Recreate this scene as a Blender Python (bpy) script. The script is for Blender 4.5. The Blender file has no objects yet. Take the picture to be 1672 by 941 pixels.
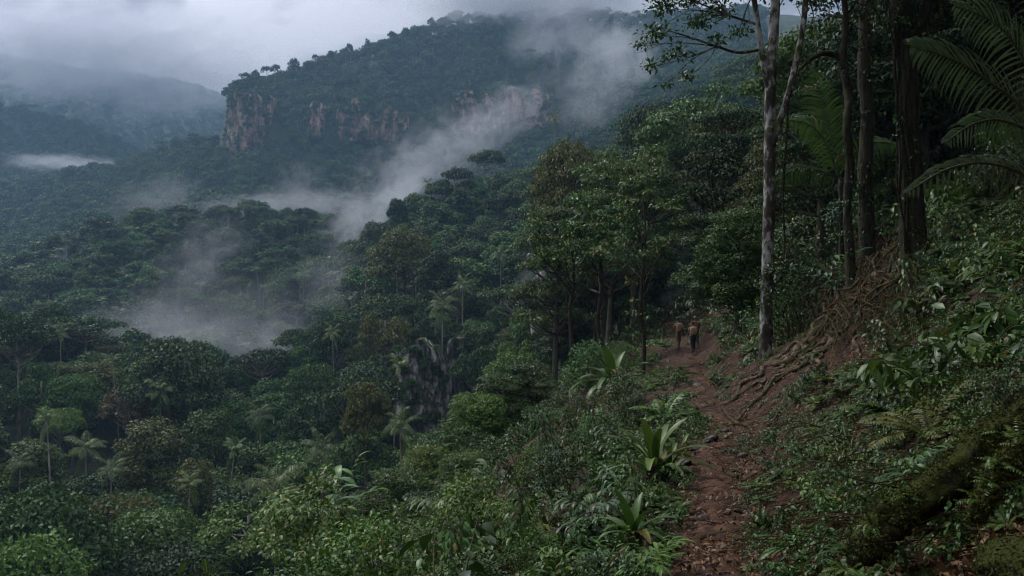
import bpy, math, random
import numpy as np
from mathutils import Vector, Euler

SC = bpy.context.scene
COL = SC.collection
RNG = np.random.default_rng(7)
random.seed(7)
F, CX, HY = 1312.0, 836.0, 487.0          # focal length in photo pixels, centre column, horizon row
PI = math.pi
R_ = math.radians

def at(px, py, d):
    return Vector(((px - CX) / F * d, d, (HY - py) / F * d))

# ------------------------------------------------------------------ noise helpers (numpy)
def _hash(ix, iy, seed):
    n = (ix * 374761393 + iy * 668265263 + seed * 974711) & 0xFFFFFFFF
    n = ((n ^ (n >> 13)) * 1274126177) & 0xFFFFFFFF
    return ((n ^ (n >> 16)) & 0xFFFF) / 65535.0

def vnoise(x, y, seed=0):
    x = np.asarray(x, float); y = np.asarray(y, float)
    ix = np.floor(x).astype(np.int64); iy = np.floor(y).astype(np.int64)
    fx = x - ix; fy = y - iy
    fx = fx * fx * (3 - 2 * fx); fy = fy * fy * (3 - 2 * fy)
    a = _hash(ix, iy, seed); b = _hash(ix + 1, iy, seed); c = _hash(ix, iy + 1, seed); e = _hash(ix + 1, iy + 1, seed)
    return (a * (1 - fx) + b * fx) * (1 - fy) + (c * (1 - fx) + e * fx) * fy

def fbm(x, y, seed=0, octv=4):
    s = 0; a = 0.5; f = 1.0
    for k in range(octv):
        s = s + a * (vnoise(np.asarray(x) * f, np.asarray(y) * f, seed + k * 17) * 2 - 1); a *= .5; f *= 2.03
    return s

# ------------------------------------------------------------------ mesh building
class MB:
    def __init__(self):
        self.v = []; self.f4 = []; self.f3 = []; self.n = 0
    def add(self, v, q=None, t=None):
        v = np.asarray(v, float).reshape(-1, 3)
        if q is not None and len(q): self.f4.append(np.asarray(q, np.int64) + self.n)
        if t is not None and len(t): self.f3.append(np.asarray(t, np.int64) + self.n)
        self.v.append(v); self.n += len(v)
    def mesh(self, name, mat, smooth=False):
        me = bpy.data.meshes.new(name)
        v = np.concatenate(self.v)
        q = np.concatenate(self.f4) if self.f4 else np.zeros((0, 4), np.int64)
        t = np.concatenate(self.f3) if self.f3 else np.zeros((0, 3), np.int64)
        me.vertices.add(len(v)); me.vertices.foreach_set('co', v.astype(np.float32).ravel())
        me.loops.add(len(q) * 4 + len(t) * 3)
        me.loops.foreach_set('vertex_index', np.concatenate([q.ravel(), t.ravel()]).astype(np.int32))
        me.polygons.add(len(q) + len(t))
        ls = np.concatenate([np.arange(len(q)) * 4, len(q) * 4 + np.arange(len(t)) * 3]).astype(np.int32)
        me.polygons.foreach_set('loop_start', ls)
        if smooth: me.polygons.foreach_set('use_smooth', np.ones(len(q) + len(t), bool))
        me.update(calc_edges=True)
        if mat is not None: me.materials.append(mat)
        return me

def tube(mb, pts, radii, sides=6, cap=True, rough=0.0, seed=0):
    P = np.asarray([tuple(p) for p in pts], float); n = len(P)
    r = np.broadcast_to(np.asarray(radii, float), (n,))
    T = np.gradient(P, axis=0); T /= np.linalg.norm(T, axis=1)[:, None] + 1e-9
    ref = np.array([1., 0, 0]) if abs(T[0][0]) < .8 else np.array([0, 1., 0])
    V = []
    ang = np.arange(sides) / sides * 2 * PI
    rr = np.random.default_rng(seed + n)
    for i in range(n):
        u = ref - T[i] * np.dot(ref, T[i]); u /= np.linalg.norm(u) + 1e-9
        w = np.cross(T[i], u); ref = u
        rad = r[i] * (1 + rough * (rr.random(sides) * 2 - 1))
        V.append(P[i] + np.outer(np.cos(ang) * rad, u) + np.outer(np.sin(ang) * rad, w))
    V = np.concatenate(V)
    a = np.arange(n - 1)[:, None] * sides + np.arange(sides)[None]
    b = np.arange(n - 1)[:, None] * sides + (np.arange(sides)[None] + 1) % sides
    q = np.stack([a, b, b + sides, a + sides], -1).reshape(-1, 4)
    t = None
    if cap:
        V = np.concatenate([V, P[:1] - T[:1] * r[0] * .3, P[-1:] + T[-1:] * r[-1] * .4])
        k = np.arange(sides); k2 = (k + 1) % sides; c0 = n * sides
        t = np.concatenate([np.stack([k2, k, np.full(sides, c0)], -1),
                            np.stack([(n - 1) * sides + k, (n - 1) * sides + k2, np.full(sides, c0 + 1)], -1)])
    mb.add(V, q, t)

def smooth_path(pts, n=4):
    P = [Vector(p) for p in pts]; out = []
    for i in range(len(P) - 1):
        p0 = P[max(i - 1, 0)]; p1 = P[i]; p2 = P[i + 1]; p3 = P[min(i + 2, len(P) - 1)]
        for k in range(n):
            t = k / n
            out.append(0.5 * ((2 * p1) + (p2 - p0) * t + (2 * p0 - 5 * p1 + 4 * p2 - p3) * t * t + (3 * p1 - p0 - 3 * p2 + p3) * t ** 3))
    out.append(P[-1]); return out

def nrm(a):
    return a / (np.linalg.norm(a, axis=-1, keepdims=True) + 1e-9)

def leaves(mb, pos, nor, dirv, L, W, fold=.25, droop=.15, fine=False):
    """a batch of leaves: base at pos, pointing along dirv, facing nor"""
    pos = np.asarray(pos, float); n = len(pos)
    d = nrm(np.asarray(dirv, float)); nor = nrm(nor - d * np.sum(nor * d, -1, keepdims=True))
    s = np.cross(d, nor)
    L = np.broadcast_to(np.asarray(L, float), (n,))[:, None]; W = np.broadcast_to(np.asarray(W, float), (n,))[:, None]
    if not fine:
        a = pos; b = pos + d * L * .45 + s * W * .5 + nor * W * fold; c = pos + d * L - nor * L * droop; e = pos + d * L * .45 - s * W * .5 + nor * W * fold
        V = np.stack([a, b, c, e], 1).reshape(-1, 3)
        k = np.arange(n)[:, None] * 4
        mb.add(V, k + np.array([[0, 3, 2, 1]]))
    else:
        m1 = pos + d * L * .3; m2 = pos + d * L * .68 - nor * L * droop * .35; tip = pos + d * L * 1.0 - nor * L * droop
        l1 = m1 + s * W * .46 + nor * W * fold; r1 = m1 - s * W * .46 + nor * W * fold
        l2 = m2 + s * W * .36 + nor * W * fold * .8; r2 = m2 - s * W * .36 + nor * W * fold * .8
        V = np.stack([pos, m1, m2, tip, l1, l2, r1, r2], 1).reshape(-1, 3)
        k = np.arange(n)[:, None, None] * 8
        q = (k + np.array([[[1, 2, 5, 4], [1, 6, 7, 2]]])).reshape(-1, 4)
        t = (k + np.array([[[0, 1, 4], [0, 6, 1], [2, 3, 5], [2, 7, 3]]])).reshape(-1, 3)
        mb.add(V, q, t)

def rdir(rng, n):
    return nrm(rng.normal(size=(n, 3)))

# ------------------------------------------------------------------ materials
def nodes_of(m):
    m.use_nodes = True; nt = m.node_tree; nt.nodes.clear(); return nt

def N(nt, typ, **kw):
    n = nt.nodes.new(typ)
    for k, v in kw.items():
        if k == 'ins':
            for a, b in v.items(): n.inputs[a].default_value = b
        else: setattr(n, k, v)
    return n

def leaf_mat(name, A, B, rough=.45, trans=.22, var=.45, hue=.025, spec=.5, old=None):
    m = bpy.data.materials.new(name); nt = nodes_of(m); lk = nt.links.new
    out = N(nt, 'ShaderNodeOutputMaterial'); geo = N(nt, 'ShaderNodeNewGeometry'); oi = N(nt, 'ShaderNodeObjectInfo')
    mix = N(nt, 'ShaderNodeMix', data_type='RGBA'); mix.inputs[6].default_value = (*A, 1); mix.inputs[7].default_value = (*B, 1)
    lk(geo.outputs['Random Per Island'], mix.inputs[0]); col = mix.outputs[2]
    if old:
        gt = N(nt, 'ShaderNodeMath', operation='GREATER_THAN'); gt.inputs[1].default_value = .955
        lk(geo.outputs['Random Per Island'], gt.inputs[0])
        m2 = N(nt, 'ShaderNodeMix', data_type='RGBA'); m2.inputs[7].default_value = (*old, 1)
        lk(gt.outputs[0], m2.inputs[0]); lk(col, m2.inputs[6]); col = m2.outputs[2]
    hsv = N(nt, 'ShaderNodeHueSaturation'); lk(col, hsv.inputs['Color'])
    mr = N(nt, 'ShaderNodeMapRange'); mr.inputs[3].default_value = 1 - var; mr.inputs[4].default_value = 1 + var
    lk(oi.outputs['Random'], mr.inputs[0]); lk(mr.outputs[0], hsv.inputs['Value'])
    wn = N(nt, 'ShaderNodeTexWhiteNoise', noise_dimensions='1D'); lk(oi.outputs['Random'], wn.inputs['W'])
    mh = N(nt, 'ShaderNodeMapRange'); mh.inputs[3].default_value = .5 - hue; mh.inputs[4].default_value = .5 + hue
    lk(wn.outputs['Value'], mh.inputs[0]); lk(mh.outputs[0], hsv.inputs['Hue'])
    p = N(nt, 'ShaderNodeBsdfPrincipled'); p.inputs['Roughness'].default_value = rough; p.inputs['Specular IOR Level'].default_value = spec
    lk(hsv.outputs[0], p.inputs['Base Color'])
    if trans > 0:
        tr = N(nt, 'ShaderNodeBsdfTranslucent'); lk(hsv.outputs[0], tr.inputs[0])
        ms = N(nt, 'ShaderNodeMixShader'); ms.inputs[0].default_value = trans
        lk(p.outputs[0], ms.inputs[1]); lk(tr.outputs[0], ms.inputs[2]); lk(ms.outputs[0], out.inputs[0])
    else: lk(p.outputs[0], out.inputs[0])
    return m

def noise_mat(name, cols, scale=3, stretch=(1, 1, 1), detail=6, rough=.85, bump=.4, bdist=.05, moss=None, moss_amt=.5, mscale=1.2, spec=.3, mossup=.6):
    """cols: list of (position, rgb) over a noise; moss: rgb patches, thicker on faces that look up"""
    m = bpy.data.materials.new(name); nt = nodes_of(m); lk = nt.links.new
    out = N(nt, 'ShaderNodeOutputMaterial'); tc = N(nt, 'ShaderNodeTexCoord'); mp = N(nt, 'ShaderNodeMapping'); mp.inputs['Scale'].default_value = stretch
    lk(tc.outputs['Object'], mp.inputs[0])
    no = N(nt, 'ShaderNodeTexNoise'); no.inputs['Scale'].default_value = scale; no.inputs['Detail'].default_value = detail; no.inputs['Roughness'].default_value = .62
    lk(mp.outputs[0], no.inputs['Vector'])
    cr = N(nt, 'ShaderNodeValToRGB'); el = cr.color_ramp.elements
    while len(el) < len(cols): el.new(.5)
    for e, (p, c) in zip(el, cols): e.position = p; e.color = (*c, 1)
    lk(no.outputs['Fac'], cr.inputs[0]); col = cr.outputs[0]
    if moss:
        n2 = N(nt, 'ShaderNodeTexNoise'); n2.inputs['Scale'].default_value = mscale; n2.inputs['Detail'].default_value = 5; n2.inputs['Roughness'].default_value = .7
        lk(tc.outputs['Object'], n2.inputs['Vector'])
        geo = N(nt, 'ShaderNodeNewGeometry'); sx = N(nt, 'ShaderNodeSeparateXYZ'); lk(geo.outputs['Normal'], sx.inputs[0])
        ma = N(nt, 'ShaderNodeMath', operation='MULTIPLY_ADD'); ma.inputs[1].default_value = mossup * .3; lk(sx.outputs[2], ma.inputs[0]); lk(n2.outputs['Fac'], ma.inputs[2])
        mr = N(nt, 'ShaderNodeMapRange'); mr.inputs[1].default_value = .62 - moss_amt * .3; mr.inputs[2].default_value = .72 - moss_amt * .3
        lk(ma.outputs[0], mr.inputs[0])
        mc = N(nt, 'ShaderNodeMix', data_type='RGBA'); mc.inputs[7].default_value = (*moss, 1); lk(mr.outputs[0], mc.inputs[0]); lk(col, mc.inputs[6]); col = mc.outputs[2]
    p = N(nt, 'ShaderNodeBsdfPrincipled'); p.inputs['Roughness'].default_value = rough; p.inputs['Specular IOR Level'].default_value = spec
    lk(col, p.inputs['Base Color'])
    if bump:
        b = N(nt, 'ShaderNodeBump'); b.inputs['Strength'].default_value = bump; b.inputs['Distance'].default_value = bdist
        lk(no.outputs['Fac'], b.inputs['Height']); lk(b.outputs[0], p.inputs['Normal'])
    lk(p.outputs[0], out.inputs[0]); return m

M = {}
M['far'] = leaf_mat('canopy_leaves', (.018, .048, .012), (.062, .118, .024), .6, .14, .6, .035, .2)
M['dark'] = leaf_mat('dark_leaves', (.013, .034, .010), (.038, .074, .018), .55, .14, .3, .015, .2)
M['mid'] = leaf_mat('mid_leaves', (.024, .060, .013), (.068, .128, .024), .55, .15, .35, .02, .2)
M['bright'] = leaf_mat('bright_leaves', (.045, .098, .014), (.120, .200, .032), .5, .2, .2, .01, .25)
M['olive'] = leaf_mat('olive_leaves', (.042, .056, .014), (.110, .118, .028), .55, .15, .2, .01, .2)
M['rust'] = leaf_mat('rusty_leaves', (.055, .046, .020), (.125, .092, .036), .5, .2, .2, .01, .4)
M['near'] = leaf_mat('wet_leaves', (.018, .050, .009), (.058, .118, .020), .42, .18, .5, .035, .3, old=(.13, .10, .02))
M['nearb'] = leaf_mat('fresh_leaves', (.036, .088, .011), (.100, .175, .025), .42, .22, .35, .02, .3, old=(.2, .16, .03))
M['fern'] = leaf_mat('fern_leaves', (.032, .074, .012), (.080, .140, .024), .42, .22, .35, .02, .3, old=(.12, .07, .02))
M['palm'] = leaf_mat('palm_leaves', (.048, .095, .022), (.110, .170, .046), .48, .15, .3, .02, .25)
M['frond'] = leaf_mat('frond_leaves', (.032, .060, .022), (.070, .112, .038), .42, .2, .15, .01, .4)
M['deadleaf'] = leaf_mat('fallen_leaves', (.055, .026, .013), (.19, .085, .034), .6, .05, .2, .02, .4)
M['bark'] = noise_mat('brown_bark', [(.3, (.035, .027, .020)), (.55, (.085, .068, .052)), (.75, (.15, .13, .10))], 4, (1, 1, .25), moss=(.04, .055, .012), moss_amt=.35)
M['palebark'] = noise_mat('pale_bark', [(.3, (.10, .085, .065)), (.55, (.24, .21, .17)), (.75, (.36, .33, .28))], 3, (1, 1, .3))
M['darkbark'] = noise_mat('dark_bark', [(.3, (.012, .009, .007)), (.55, (.038, .030, .022)), (.75, (.085, .070, .055))], 15, (1, 1, .22), bump=1.0, bdist=.04, moss=(.040, .046, .010), moss_amt=.36, mscale=6, spec=.15)
M['lichen'] = noise_mat('lichen_bark', [(.36, (.020, .016, .012)), (.49, (.055, .044, .033)), (.535, (.25, .245, .22)), (.70, (.46, .46, .42))], 3.2, (1, 1, .55), detail=8, bump=.5, bdist=.02, moss=(.045, .050, .010), moss_amt=.34, mscale=1.8)
M['mossbark'] = noise_mat('mossy_bark', [(.3, (.008, .007, .005)), (.55, (.026, .022, .012)), (.75, (.05, .042, .02))], 18, rough=.95, bump=1.0, bdist=.03, moss=(.034, .040, .008), moss_amt=.36, mscale=9, spec=.1)
M['root'] = noise_mat('root_bark', [(.3, (.022, .011, .006)), (.52, (.075, .040, .022)), (.75, (.17, .098, .056))], 7, (1, 1, 1), moss=(.030, .034, .009), moss_amt=.2, mscale=3, rough=.85, spec=.12)
M['soil'] = noise_mat('red_soil', [(.28, (.014, .007, .004)), (.48, (.042, .020, .011)), (.60, (.075, .036, .019)), (.74, (.14, .072, .040))], 5.5, detail=14, bump=1.0, bdist=.14, rough=.85, spec=.2)
M['path'] = noise_mat('trodden_soil', [(.28, (.015, .007, .003)), (.46, (.050, .022, .010)), (.60, (.095, .044, .021)), (.74, (.17, .090, .048))], 6.5, detail=14, bump=1.0, bdist=.10, rough=.75, spec=.2)
M['ground'] = noise_mat('forest_floor', [(.3, (.010, .016, .007)), (.55, (.028, .042, .016)), (.75, (.055, .075, .028))], .35, detail=10, bump=.8, bdist=1.2)
M['redrock'] = noise_mat('red_cliff_rock', [(.30, (.035, .024, .018)), (.43, (.15, .088, .064)), (.53, (.34, .205, .150)), (.64, (.46, .33, .26)), (.80, (.55, .48, .43))], .17, (1, 1, .16), detail=10, bump=1.0, bdist=2.5, moss=(.024, .048, .015), moss_amt=.38, mscale=.13)
M['greyrock'] = noise_mat('grey_cliff_rock', [(.36, (.022, .021, .020)), (.47, (.095, .090, .083)), (.53, (.20, .19, .175)), (.62, (.38, .37, .34)), (.74, (.58, .56, .53))], 1.1, (1, 1, .30), detail=12, bump=1.0, bdist=.5, moss=(.020, .036, .010), moss_amt=.30, mscale=.6, spec=.15)
M['stone'] = noise_mat('trail_stone', [(.3, (.020, .016, .013)), (.6, (.062, .050, .040)), (.8, (.13, .11, .09))], 7, rough=.6, spec=.3, bump=.8, bdist=.03, detail=9)

# ------------------------------------------------------------------ objects, things, parts
def link(name, me, parent=None):
    o = bpy.data.objects.new(name, me); COL.objects.link(o)
    if parent: o.parent = parent
    return o

def thing(name, label, cat, loc, rz=0, group=None, sc=1.0):
    o = bpy.data.objects.new(name, None); COL.objects.link(o); o.empty_display_size = .3
    o.location = loc; o.rotation_euler = (0, 0, rz); o.scale = (sc,) * 3 if not hasattr(sc, '__len__') else sc
    o['label'] = label; o['category'] = cat
    if group: o['group'] = group
    return o

def mark(o, label=None, cat=None, group=None, kind=None):
    for k, v in (('label', label), ('category', cat), ('group', group), ('kind', kind)):
        if v: o[k] = v
    return o

def set_mat(o, m):
    o.material_slots[0].link = 'OBJECT'; o.material_slots[0].material = m

# ------------------------------------------------------------------ terrain of the valley: profiles of canopy height, per column of the view
PROF = {
 -500: [(40,1500),(60,1180),(90,900),(130,700),(190,545),(240,590),(300,520),(360,480),(430,440),(520,440),(650,410),(800,350),(900,290),(1000,300),(1100,190),(1250,120),(1500,180),(1750,110),(2000,60)],
 0:   [(40,1500),(60,1120),(90,890),(130,690),(190,552),(240,590),(300,525),(360,480),(420,436),(520,440),(650,400),(800,350),(900,298),(980,310),(1060,270),(1200,168),(1400,215),(1750,130),(2000,80)],
 150: [(40,1450),(60,1100),(90,880),(130,680),(190,548),(240,600),(300,520),(360,440),(420,372),(500,400),(650,360),(800,312),(900,276),(980,292),(1060,265),(1200,206),(1400,235),(1750,140),(2000,100)],
 225: [(40,1450),(60,1090),(90,870),(130,700),(190,580),(240,620),(300,530),(360,440),(420,362),(500,390),(650,345),(800,285),(890,255),(980,275),(1200,252),(1400,262),(1750,155),(2000,110)],
 300: [(40,1400),(60,1080),(90,870),(130,720),(185,602),(240,620),(300,540),(360,440),(420,350),(500,385),(650,332),(800,258),(870,230),(980,290),(1200,290),(1500,230),(1750,165),(2000,120)],
 356: [(40,1400),(60,1070),(90,860),(130,722),(185,612),(240,625),(300,545),(360,440),(420,348),(500,382),(650,330),(780,240),(850,218),(960,290),(1200,300),(1500,240),(1750,180),(2000,140)],
 374: [(40,1400),(60,1070),(90,860),(130,722),(185,612),(240,625),(300,545),(360,440),(420,348),(500,382),(650,330),(780,238),(792,158),(850,146),(980,190),(1200,300),(1500,240),(1750,185),(2000,150)],
 410: [(40,1400),(60,1060),(90,850),(130,722),(185,612),(240,635),(300,548),(360,436),(420,350),(500,380),(650,328),(780,232),(795,165),(870,118),(1000,160),(1200,300),(1750,200),(2000,170)],
 500: [(40,1350),(60,1040),(90,850),(130,715),(185,595),(230,620),(300,545),(360,430),(420,352),(500,380),(650,325),(780,240),(795,190),(930,98),(1080,150),(1300,300),(2000,200)],
 565: [(40,1300),(60,1010),(90,850),(130,720),(165,640),(200,570),(240,505),(280,455),(320,428),(360,436),(420,376),(520,392),(650,330),(775,240),(792,178),(970,80),(1120,140),(1300,250),(2000,200)],
 650: [(40,1200),(60,960),(90,830),(115,735),(134,700),(143,585),(180,500),(240,420),(300,358),(360,405),(420,392),(520,390),(650,330),(780,245),(795,190),(1000,52),(1150,100),(1300,200),(2000,200)],
 725: [(40,1080),(60,890),(90,800),(115,730),(134,700),(143,580),(180,490),(240,400),(310,312),(380,375),(520,380),(650,325),(770,255),(1030,24),(1180,80),(2000,200)],
 800: [(40,960),(60,800),(90,720),(120,640),(160,550),(200,460),(260,378),(320,300),(400,350),(520,350),(650,290),(765,212),(790,150),(1050,14),(1200,60),(2000,200)],
 880: [(40,820),(60,690),(90,620),(108,585),(116,520),(150,480),(200,400),(260,335),(330,290),(400,330),(520,320),(650,268),(765,206),(790,150),(1050,12),(1200,60),(2000,200)],
 950: [(40,720),(60,610),(90,560),(108,545),(116,480),(150,430),(200,365),(260,310),(330,272),(400,300),(650,228),(800,165),(1050,12),(1200,60),(2000,200)],
 1050:[(40,600),(60,540),(90,480),(120,410),(160,330),(200,285),(260,240),(330,205),(400,215),(650,160),(800,125),(1050,14),(1200,60),(2000,200)],
 1250:[(40,560),(60,480),(120,340),(200,190),(330,110),(650,80),(1050,10),(1200,60),(2000,200)],
 2200:[(40,560),(60,480),(120,300),(200,120),(330,60),(650,40),(1050,0),(1200,60),(2000,200)],
}
TREE_UP = 12.0
DG = np.exp(np.linspace(math.log(38), math.log(2000), 430))
PXG = np.concatenate([np.arange(-500, 300, 8.), np.arange(300, 1000, 3.), np.arange(1000, 2200, 12.)])
_keys = sorted(PROF)
_T = np.array([np.interp(np.log(DG), np.log([a for a, b in PROF[k]]), [b for a, b in PROF[k]]) for k in _keys])
PYG = np.array([[0.]] * len(PXG)) + 0
PYG = np.stack([np.interp(PXG, _keys, _T[:, j]) for j in range(len(DG))], 1)     # canopy row per column and distance
_k = np.ones(7) / 7.
PYs = np.apply_along_axis(lambda r: np.convolve(np.pad(r, 3, 'edge'), _k, 'valid'), 1, PYG)
_steep = (np.abs(np.gradient(PYG, axis=1)) > 6)
PYG = np.where(_steep, PYG, PYs)
XG = (PXG[:, None] - CX) / F * DG[None]; YG = np.broadcast_to(DG[None], XG.shape)
ZG = (HY - PYG) / F * DG[None] - TREE_UP * np.clip((DG[None] - 20) / 60, .3, 1)
_amp = np.clip(DG / 100, .5, 8)[None]
ZG = ZG + _amp * 1.1 * fbm(XG / 26, YG / 26, 3, 4) + _amp * .5 * fbm(XG / 90, YG / 90, 9, 3)

def valley_z(x, y):
    d = np.clip(y, DG[0], DG[-1]); px = np.clip(CX + F * np.asarray(x) / d, PXG[0], PXG[-1])
    j = np.clip(np.searchsorted(DG, d) - 1, 0, len(DG) - 2); i = np.clip(np.searchsorted(PXG, px) - 1, 0, len(PXG) - 2)
    fj = (d - DG[j]) / (DG[j + 1] - DG[j]); fi = (px - PXG[i]) / (PXG[i + 1] - PXG[i])
    return (ZG[i, j] * (1 - fi) + ZG[i + 1, j] * fi) * (1 - fj) + (ZG[i, j + 1] * (1 - fi) + ZG[i + 1, j + 1] * fi) * fj

nI, nJ = ZG.shape
mb = MB()
ii, jj = np.meshgrid(np.arange(nI - 1), np.arange(nJ - 1), indexing='ij')
a = (ii * nJ + jj).ravel()
mb.add(np.stack([XG, YG, ZG], -1).reshape(-1, 3), np.stack([a, a + nJ, a + nJ + 1, a + 1], -1))
mark(link('valley_terrain', mb.mesh('valley_terrain', M['ground'], True)), kind='structure')

# ------------------------------------------------------------------ near hillside with the trail
_py = np.array([-12, -4, 0, 4, 9, 10.5, 12.7, 15.9, 22.8, 32.9, 42, 64, 100, 160.])
_px_ = np.array([-.6, 0.0, .35, 1.05, 2.15, 2.6, 3.3, 4.05, 5.55, 7.5, 9.2, 13.0, 20, 32.])
_pz = np.array([-1.2, -1.5, -1.75, -2.25, -2.8, -2.85, -2.83, -2.83, -2.83, -2.83, -2.8, -2.6, -1.5, 0.])
def trail_x(y): return np.interp(y, _py, _px_) + .12 * np.sin(np.asarray(y) * .8)
def trail_z(y): return np.interp(y, _py, _pz)
def hill_z(x, y):
    x = np.asarray(x, float); y = np.asarray(y, float)
    s = x - trail_x(y); w = .36
    r = np.clip(s - w, 0, None)
    up = np.interp(r, [0, .5, 1.3, 4, 30, 120], [0, .32, .95, 2.9, 22.5, 92])
    l = np.clip(-s - w, 0, None)
    dn = -np.interp(l, [0, .5, 4.5, 12, 22, 40, 140], [0, .1, 1.7, 8.0, 20, 46, 190])
    off = np.clip(np.abs(s) - w, 0, 1.5)
    z = trail_z(y) + up + dn + np.clip(np.abs(s) - w, 0, 1) * (.11 * fbm(x * 1.15, y * 1.15, 61, 3) + .10 * np.abs(fbm(x * 2.4, y * 2.4, 62, 2))) + off * (.30 * fbm(x * .45, y * .45, 5, 4)) + .05 * fbm(x * 1.7, y * 1.7, 8, 3) + np.clip(np.abs(s) - 3, 0, 30) * .10 * fbm(x * .09, y * .09, 21, 3)
    return z
ys = np.concatenate([np.arange(-10, 24, .17), np.arange(24, 60, .5), np.arange(60, 150, 1.6)])
ss = np.concatenate([np.arange(-60, -14, 1.5), np.arange(-14, -3, .4), np.arange(-3, 6, .14), np.arange(6, 20, .45), np.arange(20, 100, 1.8)])
YY, SS = np.meshgrid(ys, ss, indexing='ij'); XX = trail_x(YY) + SS
ZZ = hill_z(XX, YY)
mb = MB(); nI, nJ = XX.shape
ii, jj = np.meshgrid(np.arange(nI - 1), np.arange(nJ - 1), indexing='ij'); a = (ii * nJ + jj).ravel()
mb.add(np.stack([XX, YY, ZZ], -1).reshape(-1, 3), np.stack([a, a + 1, a + nJ + 1, a + nJ], -1))
mark(link('hillside_ground', mb.mesh('hillside_ground', M['soil'], True)), kind='structure')

def ground(x, y):
    h = hill_z(x, y)
    return np.where((np.asarray(y) < 149) & (np.asarray(y) > -9), np.maximum(h, np.where(np.asarray(y) > 40, valley_z(x, y), -1e3)), valley_z(x, y))
def gz(x, y): return float(ground(np.array([x]), np.array([y]))[0])

# trodden trail laid on the hillside
ys = np.arange(-4, 75, .09); us = np.linspace(-1, 1, 15)
YY, UU = np.meshgrid(ys, us, indexing='ij')
hw = .33 + .16 * fbm(YY * .9, YY * 0 + np.sign(UU) * 3, 31, 3)
XX = trail_x(YY) + UU * hw
ZZ = hill_z(XX, YY) + .03 * (1 - UU ** 4) - .02 + .12 * fbm(XX * 2.6, YY * 2.6, 40, 5) * (1 - UU ** 4) + .05 * np.maximum(0, np.sin(YY * 2.1 + 1.5 * fbm(XX, YY * .6, 4, 2))) ** 4 * (1 - UU ** 2)
mb = MB(); nI, nJ = XX.shape
ii, jj = np.meshgrid(np.arange(nI - 1), np.arange(nJ - 1), indexing='ij'); a = (ii * nJ + jj).ravel()
mb.add(np.stack([XX, YY, ZZ], -1).reshape(-1, 3), np.stack([a, a + 1, a + nJ + 1, a + nJ], -1))
mark(link('trail_path', mb.mesh('trail_path', M['path'], True)), kind='structure')

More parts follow.
